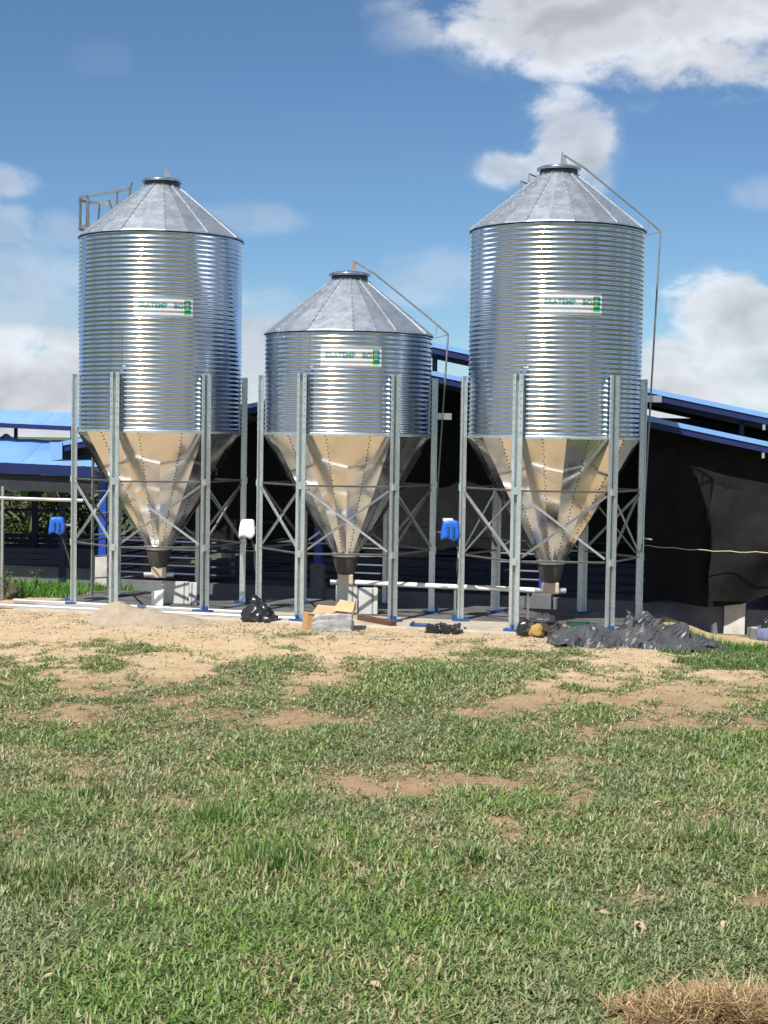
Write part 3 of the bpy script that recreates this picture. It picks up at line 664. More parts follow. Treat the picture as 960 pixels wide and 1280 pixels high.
# gutter end at the left eave
mb = MB(); e = rz_low(5.5); mb.add([(-5.62, -0.05, e + 0.03), (-5.42, -0.05, e + 0.03), (-5.42, -0.05, e - 0.22), (-5.60, -0.05, e - 0.25), (-5.62, LEN, e + 0.03), (-5.42, LEN, e + 0.03), (-5.42, LEN, e - 0.22), (-5.60, LEN, e - 0.25)], [(0, 1, 2, 3), (4, 7, 6, 5), (0, 3, 7, 4), (0, 4, 5, 1), (3, 2, 6, 7)]); mb.build('gutter', 'blue_roof', barn)
for j in range(6):                                             # columns down both long sides and across the front
    for x in ((-5.06, -1.65, 1.65, 4.28) if j == 0 else (-4.95, 4.95)):
        y = 0.62 + 5.0 * j
        mb = MB(); mb.box(x - 0.06, x + 0.06, y - 0.06, y + 0.06, 0.42 if abs(x) > 4 else 0.3, rz_low(x) - 0.15); col = mb.build('column', 'blue_post', barn)
        mb = MB(); mb.box(x - 0.10, x + 0.10, y - 0.10, y + 0.10, -0.2, 0.74) if x < 0 else mb.box(x - 0.15, x + 0.13, y - 0.14, y + 0.12, -0.2, 0.44)
        mb.build('column_base', 'pillar' if abs(x) > 4 else 'wall_concrete', col, bevel=0.01)
mb = MB(); mb.box(-4.95, 4.12, 0.56, 0.68, -0.3, 0.385); mb.build('low_wall', 'wall_concrete', barn)
mb = MB(); mb.box(4.42, 9.0, 0.60, 0.70, -0.3, 0.33); mb.build('low_wall', 'wall_concrete', barn)
for (xa, xb) in ((-5.02, -4.90), (4.90, 5.02)):
    mb = MB(); mb.box(xa, xb, 0.75, LEN - 1, -0.3, 0.36); mb.build('low_wall', 'wall_concrete', barn)
for zr in (0.50, 0.62, 0.74, 0.86, 0.98):
    for (xa, xb) in ((-4.88, -1.72), (-1.58, 1.58), (1.72, 4.2), (4.36, 8.5)):
        mb = MB(); mb.tube([(xa, 0.62, zr), (xb, 0.62, zr)], 0.022, 8); mb.build('pen_rail', 'navy_rail', barn, 'auto')
    for x in (-4.95, 4.95):
        mb = MB(); mb.tube([(x, 0.8, zr), (x, LEN - 1, zr)], 0.022, 8); mb.build('pen_rail', 'navy_rail', barn, 'auto')
    for y in (6.0, 12.0):
        mb = MB(); mb.tube([(-4.9, y, zr), (4.9, y, zr)], 0.022, 8); mb.build('pen_rail', 'navy_rail', barn, 'auto')
mb = MB(); mb.box(-5.0, 5.0, 24.6, 24.75, -0.3, 3.3); mb.build('end_wall', 'wall_concrete', barn)
mb = MB(); mb.box(-4.9, 4.9, 0.7, 24.6, -0.15, 0.03); mb.build('floor', 'wall_concrete', barn)
# black netting: two hung widths
def net(x0, x1, topf, botf, y, seed, nx, nz, name='netting', bulge=0.0):
    xs = np.linspace(x0, x1, nx); P = np.zeros((nz, nx, 3))
    for i in range(nz):
        t = i / (nz - 1)
        for j, x in enumerate(xs):
            zt_, zb_ = topf(x), botf(x); z = zt_ + (zb_ - zt_) * t
            fold = 0.035 * math.sin(x * 5.3 + seed + 1.5 * math.sin(x * 1.7)) * (0.3 + t) + 0.05 * (float(fbm(np.array(x * 1.3 + seed), np.array(z * 1.9), 4)) - 0.5)
            sag = -0.06 * math.sin(math.pi * min(t * 1.4, 1)) - bulge * math.sin(math.pi * t) * math.sin(math.pi * (x - x0) / (x1 - x0)) + bulge * .25 * math.sin(9 * t + 4 * x)
            P[i, j] = (x + 0.02 * math.sin(z * 7 + x * 3), y + fold + sag, z)
    return link(name, grid_mesh(name, P), 'net', barn, True)
net(-4.0, 3.15, lambda x: rz_low(x) - 0.10, lambda x: 0.93 + 0.10 * math.sin(x * 1.9) + 0.05 * math.sin(x * 5.1), 1.10, 1.0, 175, 40)
net(3.05, 5.55, lambda x: rz_low(x) - 0.10, lambda x: 0.40 + 0.03 * math.sin(x * 6) + max(0, x - 4.35) ** 1.3 * 0.55, 0.36, 4.0, 80, 40)
net(3.95, 5.45, lambda x: 2.02 - 0.18 * (x - 3.95) - 0.05 * math.exp(-((x - 4.12) / 0.03) ** 2), lambda x: 0.47 + max(0, x - 4.45) ** 1.3 * 0.6, 0.24, 7.5, 70, 36, 'netting_patch', 0.16)
def swag(z0, x0, x1, y, name, mat, r=0.008):
    mb = MB(); pts = [(x0 + (x1 - x0) * i / 24, y - 0.05 * math.sin(math.pi * i / 24), z0 - 0.04 * math.sin(math.pi * i / 24) + 0.008 * math.sin(i * 1.9)) for i in range(25)]; mb.tube(pts, r, 6); mb.build(name, mat, barn, True)
swag(1.20, 3.05, 5.6, -0.06, 'tie_rope', 'rope', 0.0065); swag(1.22, 0.6, 3.1, 0.28, 'tie_rope', 'rafter'); swag(1.35, -2.9, 0.6, 0.30, 'tie_rope', 'rafter')
# switch boxes by the corner column
mb = MB(); c = (-4.72, 0.46); mb.box(c[0] - 0.07, c[0] + 0.07, c[1], c[1] + 0.1, 1.50, 1.86); mb.build('switch_box', 'grey_box', barn)
mb = MB(); mb.box(c[0] - 0.15, c[0] + 0.02, c[1] - 0.03, c[1] + 0.06, 1.34, 1.55); mb.build('junction_box', 'white_plastic', barn, bevel=0.01)

# ------------------------------------------------------------------ blue-roofed barn at the left
AX0, AX1 = -15.0, -4.75
b_root = empty('blue_barn', (AX1, 25.5, -0.42)); tag(b_root, 'long low open sided barn with light blue two layer roof at the left edge', 'barn')
def zA(x, z): return z - 0.030 * (x - (-5.8)) + 0.42             # falls gently to the right
def planeA(y0, z0, y1, z1, name, mat, xs=(AX0, AX1), th=0.0):
    n = int((xs[1] - xs[0]) / 0.19); mb = MB(); vs_ = []
    for i in range(n + 1):
        x = xs[0] + (xs[1] - xs[0]) * i / n; dz = 0.014 * (i % 2)
        vs_ += [(x - AX1, y0 - 25.5, zA(x, z0) + dz), (x - AX1, y1 - 25.5, zA(x, z1) + dz)]
    mb.add(vs_, [(2 * i, 2 * i + 2, 2 * i + 3, 2 * i + 1) for i in range(n)]); return mb.build(name, mat, b_root)
def beamA(y0, y1, z0, z1, name, mat, xs=(AX0, AX1)):
    mb = MB(); vs_ = []
    for x in xs:
        for (y, z) in ((y0, z0), (y1, z0), (y1, z1), (y0, z1)): vs_.append((x - AX1, y - 25.5, zA(x, z)))
    mb.add(vs_, [(0, 1, 2, 3), (7, 6, 5, 4), (0, 4, 5, 1), (1, 5, 6, 2), (2, 6, 7, 3), (3, 7, 4, 0)]); return mb.build(name, mat, b_root)
XS = [AX0 + (AX1 - AX0) * i / 8 for i in range(9)]
for i in range(8):
    w = (XS[i], XS[i + 1] - 0.004)
    planeA(25.5, 1.69, 27.45, 2.08, 'roof_sheet', 'blue_roof', w); planeA(27.05, 2.345, 28.15, 2.585, 'roof_sheet', 'blue_roof', w)
    planeA(30.85, 1.69, 28.9, 2.05, 'roof_sheet', 'blue_roof', w); planeA(29.25, 2.345, 28.15, 2.585, 'roof_sheet', 'blue_roof', w)
beamA(25.47, 25.50, 1.53, 1.70, 'fascia', 'navy'); beamA(27.02, 27.05, 2.27, 2.35, 'fascia', 'navy'); beamA(27.38, 27.44, 2.03, 2.07, 'ridge_purlin', 'navy')
for y, z in ((26.1, 1.74), (26.8, 1.88), (29.6, 1.88), (30.3, 1.74)): beamA(y - .03, y + .03, z - .10, z - .01, 'purlin', 'rafter')
beamA(25.55, 25.62, 1.25, 1.52, 'eave_beam', 'rafter')
for i in range(7):
    x = -5.55 - 1.35 * i
    for (ya, yb, za, zb) in ((25.55, 28.15, 1.60, 2.12), (28.15, 30.8, 2.12, 1.60)):
        mb = MB(); mb.bar((x - AX1, ya - 25.5, zA(x, za)), (x - AX1, yb - 25.5, zA(x, zb)), 0.05, 0.08); mb.build('rafter', 'rafter', b_root)
    for y in (27.42, 28.88):
        mb = MB(); mb.box(x - AX1 - .03, x - AX1 + .03, y - 25.53, y - 25.47, zA(x, 2.0), zA(x, 2.40)); mb.build('vent_post', 'navy', b_root)
    for y in (26.65, 30.5):
        mb = MB(); mb.box(x - AX1 - .055, x - AX1 + .055, y - 25.555, y - 25.445, -0.1, zA(x, 1.60)); mb.build('column', 'navy_rail', b_root)
for y in (26.62, 30.5):
    beamA(y, y + .1, -0.85, -0.10, 'low_wall', 'wall_concrete')
    for z in (0.06, 0.16, 0.26):
        mb = MB(); mb.box(AX0 - AX1, 0, y - 25.5, y - 25.48, z + 0.30, z + 0.385); mb.build('pen_board', 'navy_rail', b_root)
    mb = MB(); mb.tube([(AX0 - AX1, y - 25.47, 1.30), (0, y - 25.47, 1.30)], 0.022, 8); mb.build('top_rail', 'navy_rail', b_root, 'auto')

# ------------------------------------------------------------------ galvanised pipe rail at the left edge
p0 = at(2, 742, 20.3); rail = empty('pipe_rail', (p0.x, p0.y, ground_z(p0.x, p0.y))); tag(rail, 'thin galvanised pipe frame standing left of the ladder silo', 'pipe frame')
zg = float(rail.location.z); h = at(2, 608, 20.3).z - zg; hh = at(2, 623, 20.3).z - zg
mb = MB(); mb.tube([(0, 0, -0.05), (0.012, 0, h)], 0.024, 12); mb.build('post', 'galv_pipe', rail, 'auto')
mb = MB(); mb.tube([(-1.6, 0.35, hh + .01), (1.12, -0.25, hh)], 0.024, 12); mb.build('top_rail', 'galv_pipe', rail, 'auto')

# pipes lying on the ground in front of the slab
def ground_pipe(pa, pb, r, label, lift=0.0):
    a = on(*pa, 0.05); b = on(*pb, 0.05); a.z = float(ground_z(a.x, a.y)) + r + lift; b.z = float(ground_z(b.x, b.y)) + r + lift + 0.01
    o = empty('steel_pipe', a); d = b - a; tag(o, label, 'pipe')
    mb = MB(); mb.tube([d * t for t in np.linspace(0, 1, 9)], r, 16); mb.build('tube', 'galv_pipe', o, 'auto'); 
    mb = MB(); mb.tube([d * 0.62, d * 0.64], r * 1.12, 16); mb.build('coupling', 'galv_pipe', o, 'auto')
ground_pipe((-120, 750), (388, 774), 0.036, 'long silver pipe lying on the sand beside the sand heap and black bag')
ground_pipe((18, 749), (330, 766), 0.032, 'second silver pipe lying just behind the longest pipe, nearer the slab')

# ------------------------------------------------------------------ loose things on the ground
def gz(v): return float(ground_z(v.x, v.y))
def crumple(name, w, d, h, amp, seed, mat, parent, loc, rz=0.0, sub=4, fr=3.0, sharp=True):
    bm = bmesh.new(); bmesh.ops.create_icosphere(bm, subdivisions=sub, radius=1.0)
    for v in bm.verts:
        q = v.co.copy(); s_ = Vector((seed, seed * 1.7, seed * .3))
        n = 1 - abs(mnoise.noise(q * fr + s_)) * 2 if sharp else mnoise.noise(q * fr + s_)
        n2 = 1 - abs(mnoise.noise(q * fr * 2.3 + s_)) * 2
        k = 1 + amp * (n - 0.4) + amp * 0.45 * (n2 - .4)
        z = q.z * k; z = max(z, -0.35)
        v.co = Vector((q.x * k * w / 2, q.y * k * d / 2, (z + 0.35) / 1.35 * h))
    if rz: bmesh.ops.rotate(bm, verts=bm.verts[:], matrix=Matrix.Rotation(rz, 3, 'Z'))
    me = bpy.data.meshes.new(name); bm.to_mesh(me); bm.free(); return link(name, me, mat, parent, True, 0, loc)

p = on(322, 777); p.z = gz(p)
bag = empty('rubbish_bag', p); tag(bag, 'shiny black plastic bag with tied neck beside the end of the silver pipe', 'bag')
crumple('bag_body', 0.36, 0.28, 0.22, 0.30, 3.3, 'black_plastic', bag, (0, 0, -0.01)); crumple('bag_neck', 0.12, 0.10, 0.14, 0.5, 8.1, 'black_plastic', bag, (-0.03, 0, 0.16), sub=3); crumple('bag_fold', 0.22, 0.18, 0.10, 0.5, 5.1, 'black_plastic', bag, (0.14, -0.06, -0.01), sub=3)

# sand heap
p = on(165, 776); n = 90
X, Y = np.meshgrid(np.linspace(-0.95, 1.05, n), np.linspace(-0.6, 0.6, n))
hgt = 0.21 * np.exp(-((X + 0.22) / 0.26) ** 2 - (Y / 0.30) ** 2) + 0.15 * np.exp(-((X - 0.22) / 0.34) ** 2 - ((Y + 0.04) / 0.30) ** 2) + 0.06 * np.exp(-((X - 0.65) / 0.30) ** 2 - (Y / 0.3) ** 2)
hgt = hgt * (0.85 + 0.3 * fbm(X * 4 + 3, Y * 4 + 3, 4, 0.6)) + 0.03 * (fbm(X * 12, Y * 12, 4, 0.6) - 0.5) * np.minimum(1, hgt * 12) - 0.025
px_, py_ = p.x + X, p.y + Y
Zg = ground_z(px_, py_) - float(ground_z(p.x, p.y))
me = grid_mesh('sand_heap', np.stack([X, Y, hgt + Zg], -1)); o = link('sand_heap', me, 'sand', None, True, 0, (p.x, p.y, gz(p)))
tag(o, 'heap of pale building sand dumped in front of the ladder silo', 'sand heap')

# carton on a plastic wrapped sack
p = on(416, 788); p.z = gz(p)
sk = empty('plastic_sack', p); tag(sk, 'grey plastic wrapped sack under the torn carton, in front of the short silo', 'sack')
bm = bmesh.new(); bmesh.ops.create_cube(bm, size=1); bmesh.ops.subdivide_edges(bm, edges=bm.edges[:], cuts=14, use_grid_fill=True)
for v in bm.verts:
    q = v.co.copy(); n_ = 1 - 2 * abs(mnoise.noise(q * 3.3 + Vector((4, 2, 1)))); n2_ = 1 - 2 * abs(mnoise.noise(q * 7 + Vector((1, 2, 1))))
    k = 1 + 0.07 * n_ + 0.05 * n2_; v.co = Vector((q.x * 0.44 * k * (1 - .10 * (q.z > 0) * abs(q.x)), q.y * 0.30 * k, max((q.z + .5) * 0.19 * k, 0)))
me = bpy.data.meshes.new('sack_body'); bm.to_mesh(me); bm.free(); link('sack_body', me, 'grey_film', sk, True)
ct = empty('carton', p + Vector((0.02, 0.06, 0.19))); tag(ct, 'torn open pale cardboard carton lying on the grey sack', 'carton')
def flap(pts, th, name, mat, par):
    pts = [Vector(q) for q in pts]; nrm = (pts[1] - pts[0]).cross(pts[2] - pts[0]).normalized() * th; k = len(pts); mb = MB()
    mb.add(pts + [q - nrm for q in pts], [tuple(range(k)), tuple(range(2 * k - 1, k - 1, -1))] + [(i, i + k, (i + 1) % k + k, (i + 1) % k) for i in range(k)]); return mb.build(name, mat, par)
flap([(-0.26, -0.17, 0.012), (0.20, -0.20, 0.000), (0.24, 0.10, 0.05), (-0.20, 0.14, 0.085)], 0.007, 'carton_side', 'cardboard', ct)
flap([(-0.03, -0.13, 0.05), (0.20, -0.15, 0.03), (0.23, -0.02, 0.13), (0.06, 0.02, 0.16)], 0.006, 'carton_flap', 'cardboard', ct)
flap([(0.20, -0.19, 0.0), (0.225, -0.15, 0.14), (0.235, 0.04, 0.15), (0.235, 0.08, 0.05)], 0.006, 'carton_flap', 'cardboard_dark', ct)
oc = p + Vector((-0.285, 0.0, 0)); bx = empty('small_carton', oc, R(18)); tag(bx, 'small orange brown cardboard box leaning at the left end of the grey sack', 'carton')
mb = MB(); mb.box(-0.055, 0.055, -0.09, 0.09, 0.0, 0.20, Matrix.Rotation(R(8), 4, 'Y')); mb.build('box_body', 'cardboard_dark', bx, bevel=0.004)
flap([(-0.03, -0.10, 0.205), (0.085, -0.10, 0.19), (0.085, 0.09, 0.19), (-0.03, 0.09, 0.205)], 0.005, 'box_lid', 'cardboard', bx)

# pale boards standing on the slab behind the outlets
def board(px, py, Y, w, h, lean, rz, label, name='cement_board', mat='board', th=0.05):
    q = at(px, py, Y); o = empty(name, (q.x, q.y, 0.035), rz); tag(o, label, 'board' if name == 'cement_board' else 'box')
    mb = MB(); mb.box(-w / 2, w / 2, -th / 2, th / 2, 0, h, Matrix.Rotation(lean, 4, 'X')); mb.build('panel', mat, o, bevel=0.008)
    mb = MB(); mb.box(w / 2 - 0.075, w / 2 - 0.055, -th / 2 - 0.004, -th / 2 + 0.01, 0.01, h - 0.01, Matrix.Rotation(lean, 4, 'X')); mb.build('edge_strip', 'grey_box' if mat == 'board' else 'white_pipe', o)
board(219, 757, 19.85, 0.36, 0.29, R(-8), R(-4), 'wide pale cement board propped under the ladder silo')
board(241, 757, 19.75, 0.10, 0.29, R(-8), R(-4), 'narrow pale cement board next to the wide one under the ladder silo')
board(197, 757, 19.55, 0.15, 0.20, 0, R(3), 'small bright white box standing under the ladder silo', 'white_carton', 'white_plastic', 0.14)
board(433, 770, 19.15, 0.27, 0.34, R(-6), R(3), 'pale cement board behind the torn carton under the short silo')
board(460, 771, 19.0, 0.235, 0.33, R(-6), R(-2), 'pale cement board beside the reddish timber under the short silo')
a_, b_ = on(452, 772, 0.06), on(490, 779, 0.06)
o = empty('timber_beam', ((a_ + b_) / 2), 0); d_ = (b_ - a_) / 2
mb = MB(); mb.bar(-d_ * 1.1, d_ * 1.1, 0.09, 0.06); mb.build('beam', 'red_wood', o, bevel=0.006); mb = MB(); mb.bar(Vector((0.02, -.06, -.05)), Vector((.05, .1, -.05)), 0.06, 0.05); mb.build('bearer', 'red_wood', o)
tag(o, 'reddish brown timber beam beside the foot of the short silo', 'timber')
# folded black mesh mats
p = on(553, 789, 0.02); o = empty('folded_mat', (p.x, p.y, gz(p)), R(-8)); tag(o, 'folded black ribbed mat on the gravel left of the tarpaulin side silo', 'mat')
for k in range(4):
    mb = MB(); n = 24; vs_ = []
    for i in range(n + 1):
        x = -0.19 + 0.38 * i / n
        for y in (-0.12 + .012 * k, 0.12 - .01 * k): vs_.append((x + .006 * k, y, 0.02 + 0.026 * k + 0.007 * math.sin(i * 1.9 + k) + 0.012 * math.sin(i * .5 + k)))
    vs_ += [(x, y, z - 0.018) for (x, y, z) in vs_]; m_ = 2 * (n + 1)
    fs_ = [(2 * i, 2 * i + 2, 2 * i + 3, 2 * i + 1) for i in range(n)] + [(2 * i + m_, 2 * i + 1 + m_, 2 * i + 3 + m_, 2 * i + 2 + m_) for i in range(n)]
    fs_ += [(2 * i, 2 * i + m_, 2 * i + 2 + m_, 2 * i + 2) for i in range(n)] + [(0, 1, 1 + m_, m_), (2 * n, 2 * n + m_, 2 * n + 1 + m_, 2 * n + 1)]
    mb.add(vs_, fs_); mb.build('fold', 'black_plastic', o)
# sack of rags with yellow cloth
p = on(676, 793, 0.02); p.z = gz(p); o = empty('rag_pile', p); tag(o, 'dark brown pile of sacking with a yellow cloth beside the tarpaulin', 'rags')
crumple('sacking', 0.44, 0.30, 0.17, 0.5, 1.2, 'brown_cloth', o, (0.02, 0.04, -0.01)); crumple('sacking', 0.30, 0.24, 0.21, 0.5, 6.2, 'brown_cloth', o, (0.04, 0.10, 0.0))
crumple('yellow_cloth', 0.15, 0.10, 0.12, 0.4, 2.2, 'yellow_cloth', o, (-0.06, -0.11, 0.02), sub=3); crumple('sacking', 0.16, 0.12, 0.18, 0.5, 9.2, 'black_plastic', o, (-0.18, 0, 0.0), sub=3)
crumple('grey_cover', 0.22, 0.14, 0.05, 0.5, 4.2, 'tarp', o, (0.03, 0.02, 0.16), sub=3)
p = on(727, 785, 0.03); o = empty('plastic_tray', (p.x, p.y + 0.2, 0.037), R(5)); tag(o, 'small green plastic tray on the slab by the tarpaulin', 'tray')
mb = MB(); mb.box(-0.129, 0.129, -0.079, 0.079, 0.0, 0.012); mb.build('tray_floor', 'green_plastic', o)
for q in ((-0.13, 0.13, -0.09, -0.08), (-0.13, 0.13, 0.08, 0.09), (-0.14, -0.13, -0.09, 0.09), (0.13, 0.14, -0.09, 0.09)):
    mb = MB(); mb.box(*q, 0.0, 0.035); mb.build('tray_side', 'green_plastic', o)
# loose blue shims by the leg feet
for i, (px, py, w) in enumerate(((525, 782, .24), (585, 785, .14), (655, 787, .12), (765, 790, .30))):
    p = on(px, py, 0.04); o = empty('blue_plank', (p.x, p.y, max(gz(p), 0.035 if py < 784 else gz(p))), R(-12 + 9 * i)); tag(o, ('long flat blue offcut at the right foot of the short silo', 'small blue offcut right of the folded black mat', 'small blue offcut just left of the rag pile', 'blue offcut partly hidden behind the tarpaulin')[i], 'offcut', 'blue offcuts at the silo feet')
    mb = MB(); mb.box(-w / 2, w / 2, -0.04, 0.04, 0.004, 0.03); mb.build('plank', 'blue_plate', o, bevel=0.004)
    mb = MB(); mb.box(-w / 2 + .02, -w / 2 + .05, -0.05, 0.05, 0.031, 0.045); mb.build('cleat', 'blue_plate', o)

# crumpled tarpaulin
p = on(800, 816, -0.10); n, mm = 74, 30
X, Y = np.meshgrid(np.linspace(-1.02, 1.12, n), np.linspace(-0.42, 0.42, mm))
env = np.clip(1 - (Y / (0.34 + 0.08 * np.sin(X * 5) + 0.05 * np.sin(X * 13 + 1))) ** 2, 0, 1) * sst(-1.02, -0.8, X) * sst(1.12, 0.85, X)
def rid(x, y, o=3):
    s_ = 0; a = 1; t = 0
    for k in range(o): s_ = s_ + a * (1 - np.abs(2 * vnoise(x * 2 ** k + 9.7 * k, y * 2 ** k + 3.3 * k) - 1)); t += a; a *= 0.5
    return s_ / t
def folds(X, Y, seed, k=7, per=(0.10, 0.5)):
    r = np.random.default_rng(int(seed * 10)); H = 0
    for i in range(k):
        th = r.uniform(0, np.pi); pr = r.uniform(*per); q = X * np.cos(th) + Y * np.sin(th) + r.uniform(0, 1) + 0.05 * vnoise(X * 3 + i, Y * 3)
        H = H + pr * np.abs((q / pr) % 1 - 0.5) * r.uniform(0.25, 0.6)
    return H / k * 2
fo = folds(X, Y, 5, 6, (0.12, 0.55)); fo = (fo - fo.min()) / (fo.max() - fo.min()); fo2 = folds(X, Y, 9, 5, (0.09, 0.24)); fo2 = (fo2 - fo2.min()) / (fo2.max() - fo2.min())
prof_h = 0.065 + 0.095 * np.exp(-((X + .66) / .25) ** 2) + 0.07 * np.exp(-((X + .15) / .2) ** 2) + 0.11 * np.exp(-((X - .26) / .28) ** 2)
H = env ** 0.7 * prof_h * (0.30 + 1.05 * fo) + 0.075 * fo2 * env ** .5
H = H * np.where(X > 0.66, 0.55, 1) + 0.012
Xd = X + 0.10 * (fo - .5) + rng.uniform(-.012, .012, X.shape); Yd = Y + 0.10 * (fo2 - 0.5) + rng.uniform(-.012, .012, X.shape); H = H + rng.uniform(-.011, .011, X.shape) * env ** .3
H = H + ground_z(p.x + X, p.y + Y) - float(ground_z(p.x, p.y)) - 0.03 * (env < 0.02)
tp = empty('tarpaulin', (p.x, p.y, gz(p))); tag(tp, 'crumpled dark grey plastic tarpaulin sprawled on the grass in front of the netted barn', 'tarpaulin')
link('sheet', grid_mesh('sheet', np.stack([Xd, Yd, H], -1)), 'tarp', tp, 'flat')
def fold_flap(c, w, h, lean, rz, seed):                       # a folded corner standing up out of the heap
    U, V_ = np.meshgrid(np.linspace(-1, 1, 13), np.linspace(0, 1, 9)); f = folds(U * .3, V_ * .3, seed, 5, (0.10, 0.3)); f = (f - f.mean()) * 1.2
    half = w / 2 * (1.15 - 0.55 * V_ + 0.18 * np.sin(V_ * 5 + seed)); xx = U * half + 0.10 * V_ * math.sin(seed * 3); zz = h * (1 - (1 - V_) ** 1.5) * (1 - 0.25 * U * math.sin(seed)); bow = 0.16 * w * (1 - U ** 2)
    yy = lean * V_ - bow + f + rng.uniform(-.014, .014, U.shape)
    m3 = Matrix.Rotation(rz, 3, 'Z'); P = np.stack([xx, yy, zz], -1) @ np.array(m3).T + np.array(c); link('raised_fold', grid_mesh('raised_fold', P), 'tarp', tp, 'flat')
fold_flap((-0.04, 0.10, 0.04), 0.26, 0.29, 0.05, R(15), 1.2); fold_flap((0.02, 0.16, 0.05), 0.24, 0.26, 0.16, R(-35), 2.3)
fold_flap((0.30, -0.10, 0.02), 0.50, 0.19, 0.20, R(-8), 4.1); fold_flap((-0.60, -0.12, 0.02), 0.62, 0.17, 0.24, R(6), 5.5); fold_flap((-0.20, -0.16, 0.01), 0.40, 0.12, 0.22, R(12), 6.4); fold_flap((0.70, -0.06, 0.01), 0.34, 0.10, 0.18, R(-4), 7.7)

# things by the pillar at the right edge
p = at(943, 787, 20.2); o = empty('concrete_block', (p.x, p.y, gz(p))); tag(o, 'small grey concrete block at the foot of the barn pillar', 'block')
mb = MB(); mb.box(-0.06, 0.06, -0.08, 0.08, -0.02, 0.14); mb.build('block', 'wall_concrete', o, bevel=0.01); mb = MB(); mb.box(-0.035, 0.035, -0.05, 0.05, 0.141, 0.15); mb.build('mortar_patch', 'pillar', o)
p = at(962, 787, 20.1); p.z = gz(p); o = empty('cloth_sack', p); tag(o, 'slate blue cloth sack at the right edge beside the concrete block', 'sack')
crumple('sack_body', 0.30, 0.24, 0.21, 0.3, 3.9, 'grey_cloth', o, (0, 0, -0.01), sub=3); crumple('sack_neck', 0.14, 0.12, 0.14, 0.5, 1.9, 'black_plastic', o, (-0.03, 0, 0.15), sub=3)

# earth bank with weeds at the left edge
p = on(-10, 746, 0.1); n = 60
X, Y = np.meshgrid(np.linspace(-1.1, 0.7, n), np.linspace(-0.6, 0.6, n)); hgt = 0.34 * np.exp(-((X + .35) / .42) ** 2 - (Y / .34) ** 2) * (0.7 + 0.6 * fbm(X * 5, Y * 5, 4)) - 0.03
o = link('earth_mound', grid_mesh('earth_mound', np.stack([X, Y + 1.2, hgt + ground_z(p.x + X, p.y + Y + 1.2) - gz(p)], -1)), 'soil', None, True, 0, (p.x, p.y, gz(p)))
tag(o, 'low dark earth mound at the left edge behind the long pipe', 'earth mound')

# ------------------------------------------------------------------ vegetation
def blades(x, y, z, L, W, tilt, azm0, bend, cols, curl=0.0):
    n = len(x)
    V = np.zeros((n, 5, 3), np.float32)
    def pos(t):
        azm = azm0 + curl * t; dx, dy = np.cos(azm), np.sin(azm); hx = L * t * np.sin(tilt + bend * t * 0.5); hz = L * t * np.cos(tilt + bend * t * 0.5)
        return x + dx * hx, y + dy * hx, z + hz, -np.sin(azm0 + 2 * curl * t), np.cos(azm0 + 2 * curl * t)
    for k, (t, wf) in enumerate(((0, 0.8), (0.5, 1.0))):
        px, py, pz, sx, sy = pos(t)
        V[:, 2 * k] = np.stack([px - sx * W * wf / 2, py - sy * W * wf / 2, pz], -1); V[:, 2 * k + 1] = np.stack([px + sx * W * wf / 2, py + sy * W * wf / 2, pz], -1)
    px, py, pz, sx, sy = pos(1.0); V[:, 4] = np.stack([px, py, np.maximum(pz, z - 0.012)], -1)
    b = (np.arange(n) * 5)[:, None]
    Fc = np.concatenate([b + np.array([[0, 1, 3]]), b + np.array([[0, 3, 2]]), b + np.array([[2, 3, 4]])], 0)
    shade = np.array([0.9, 0.9, 1.0, 1.0, 1.05])[None, :, None]
    CC = cols[:, None, :] * shade
    return V.reshape(-1, 3), Fc, CC.reshape(-1, 3)
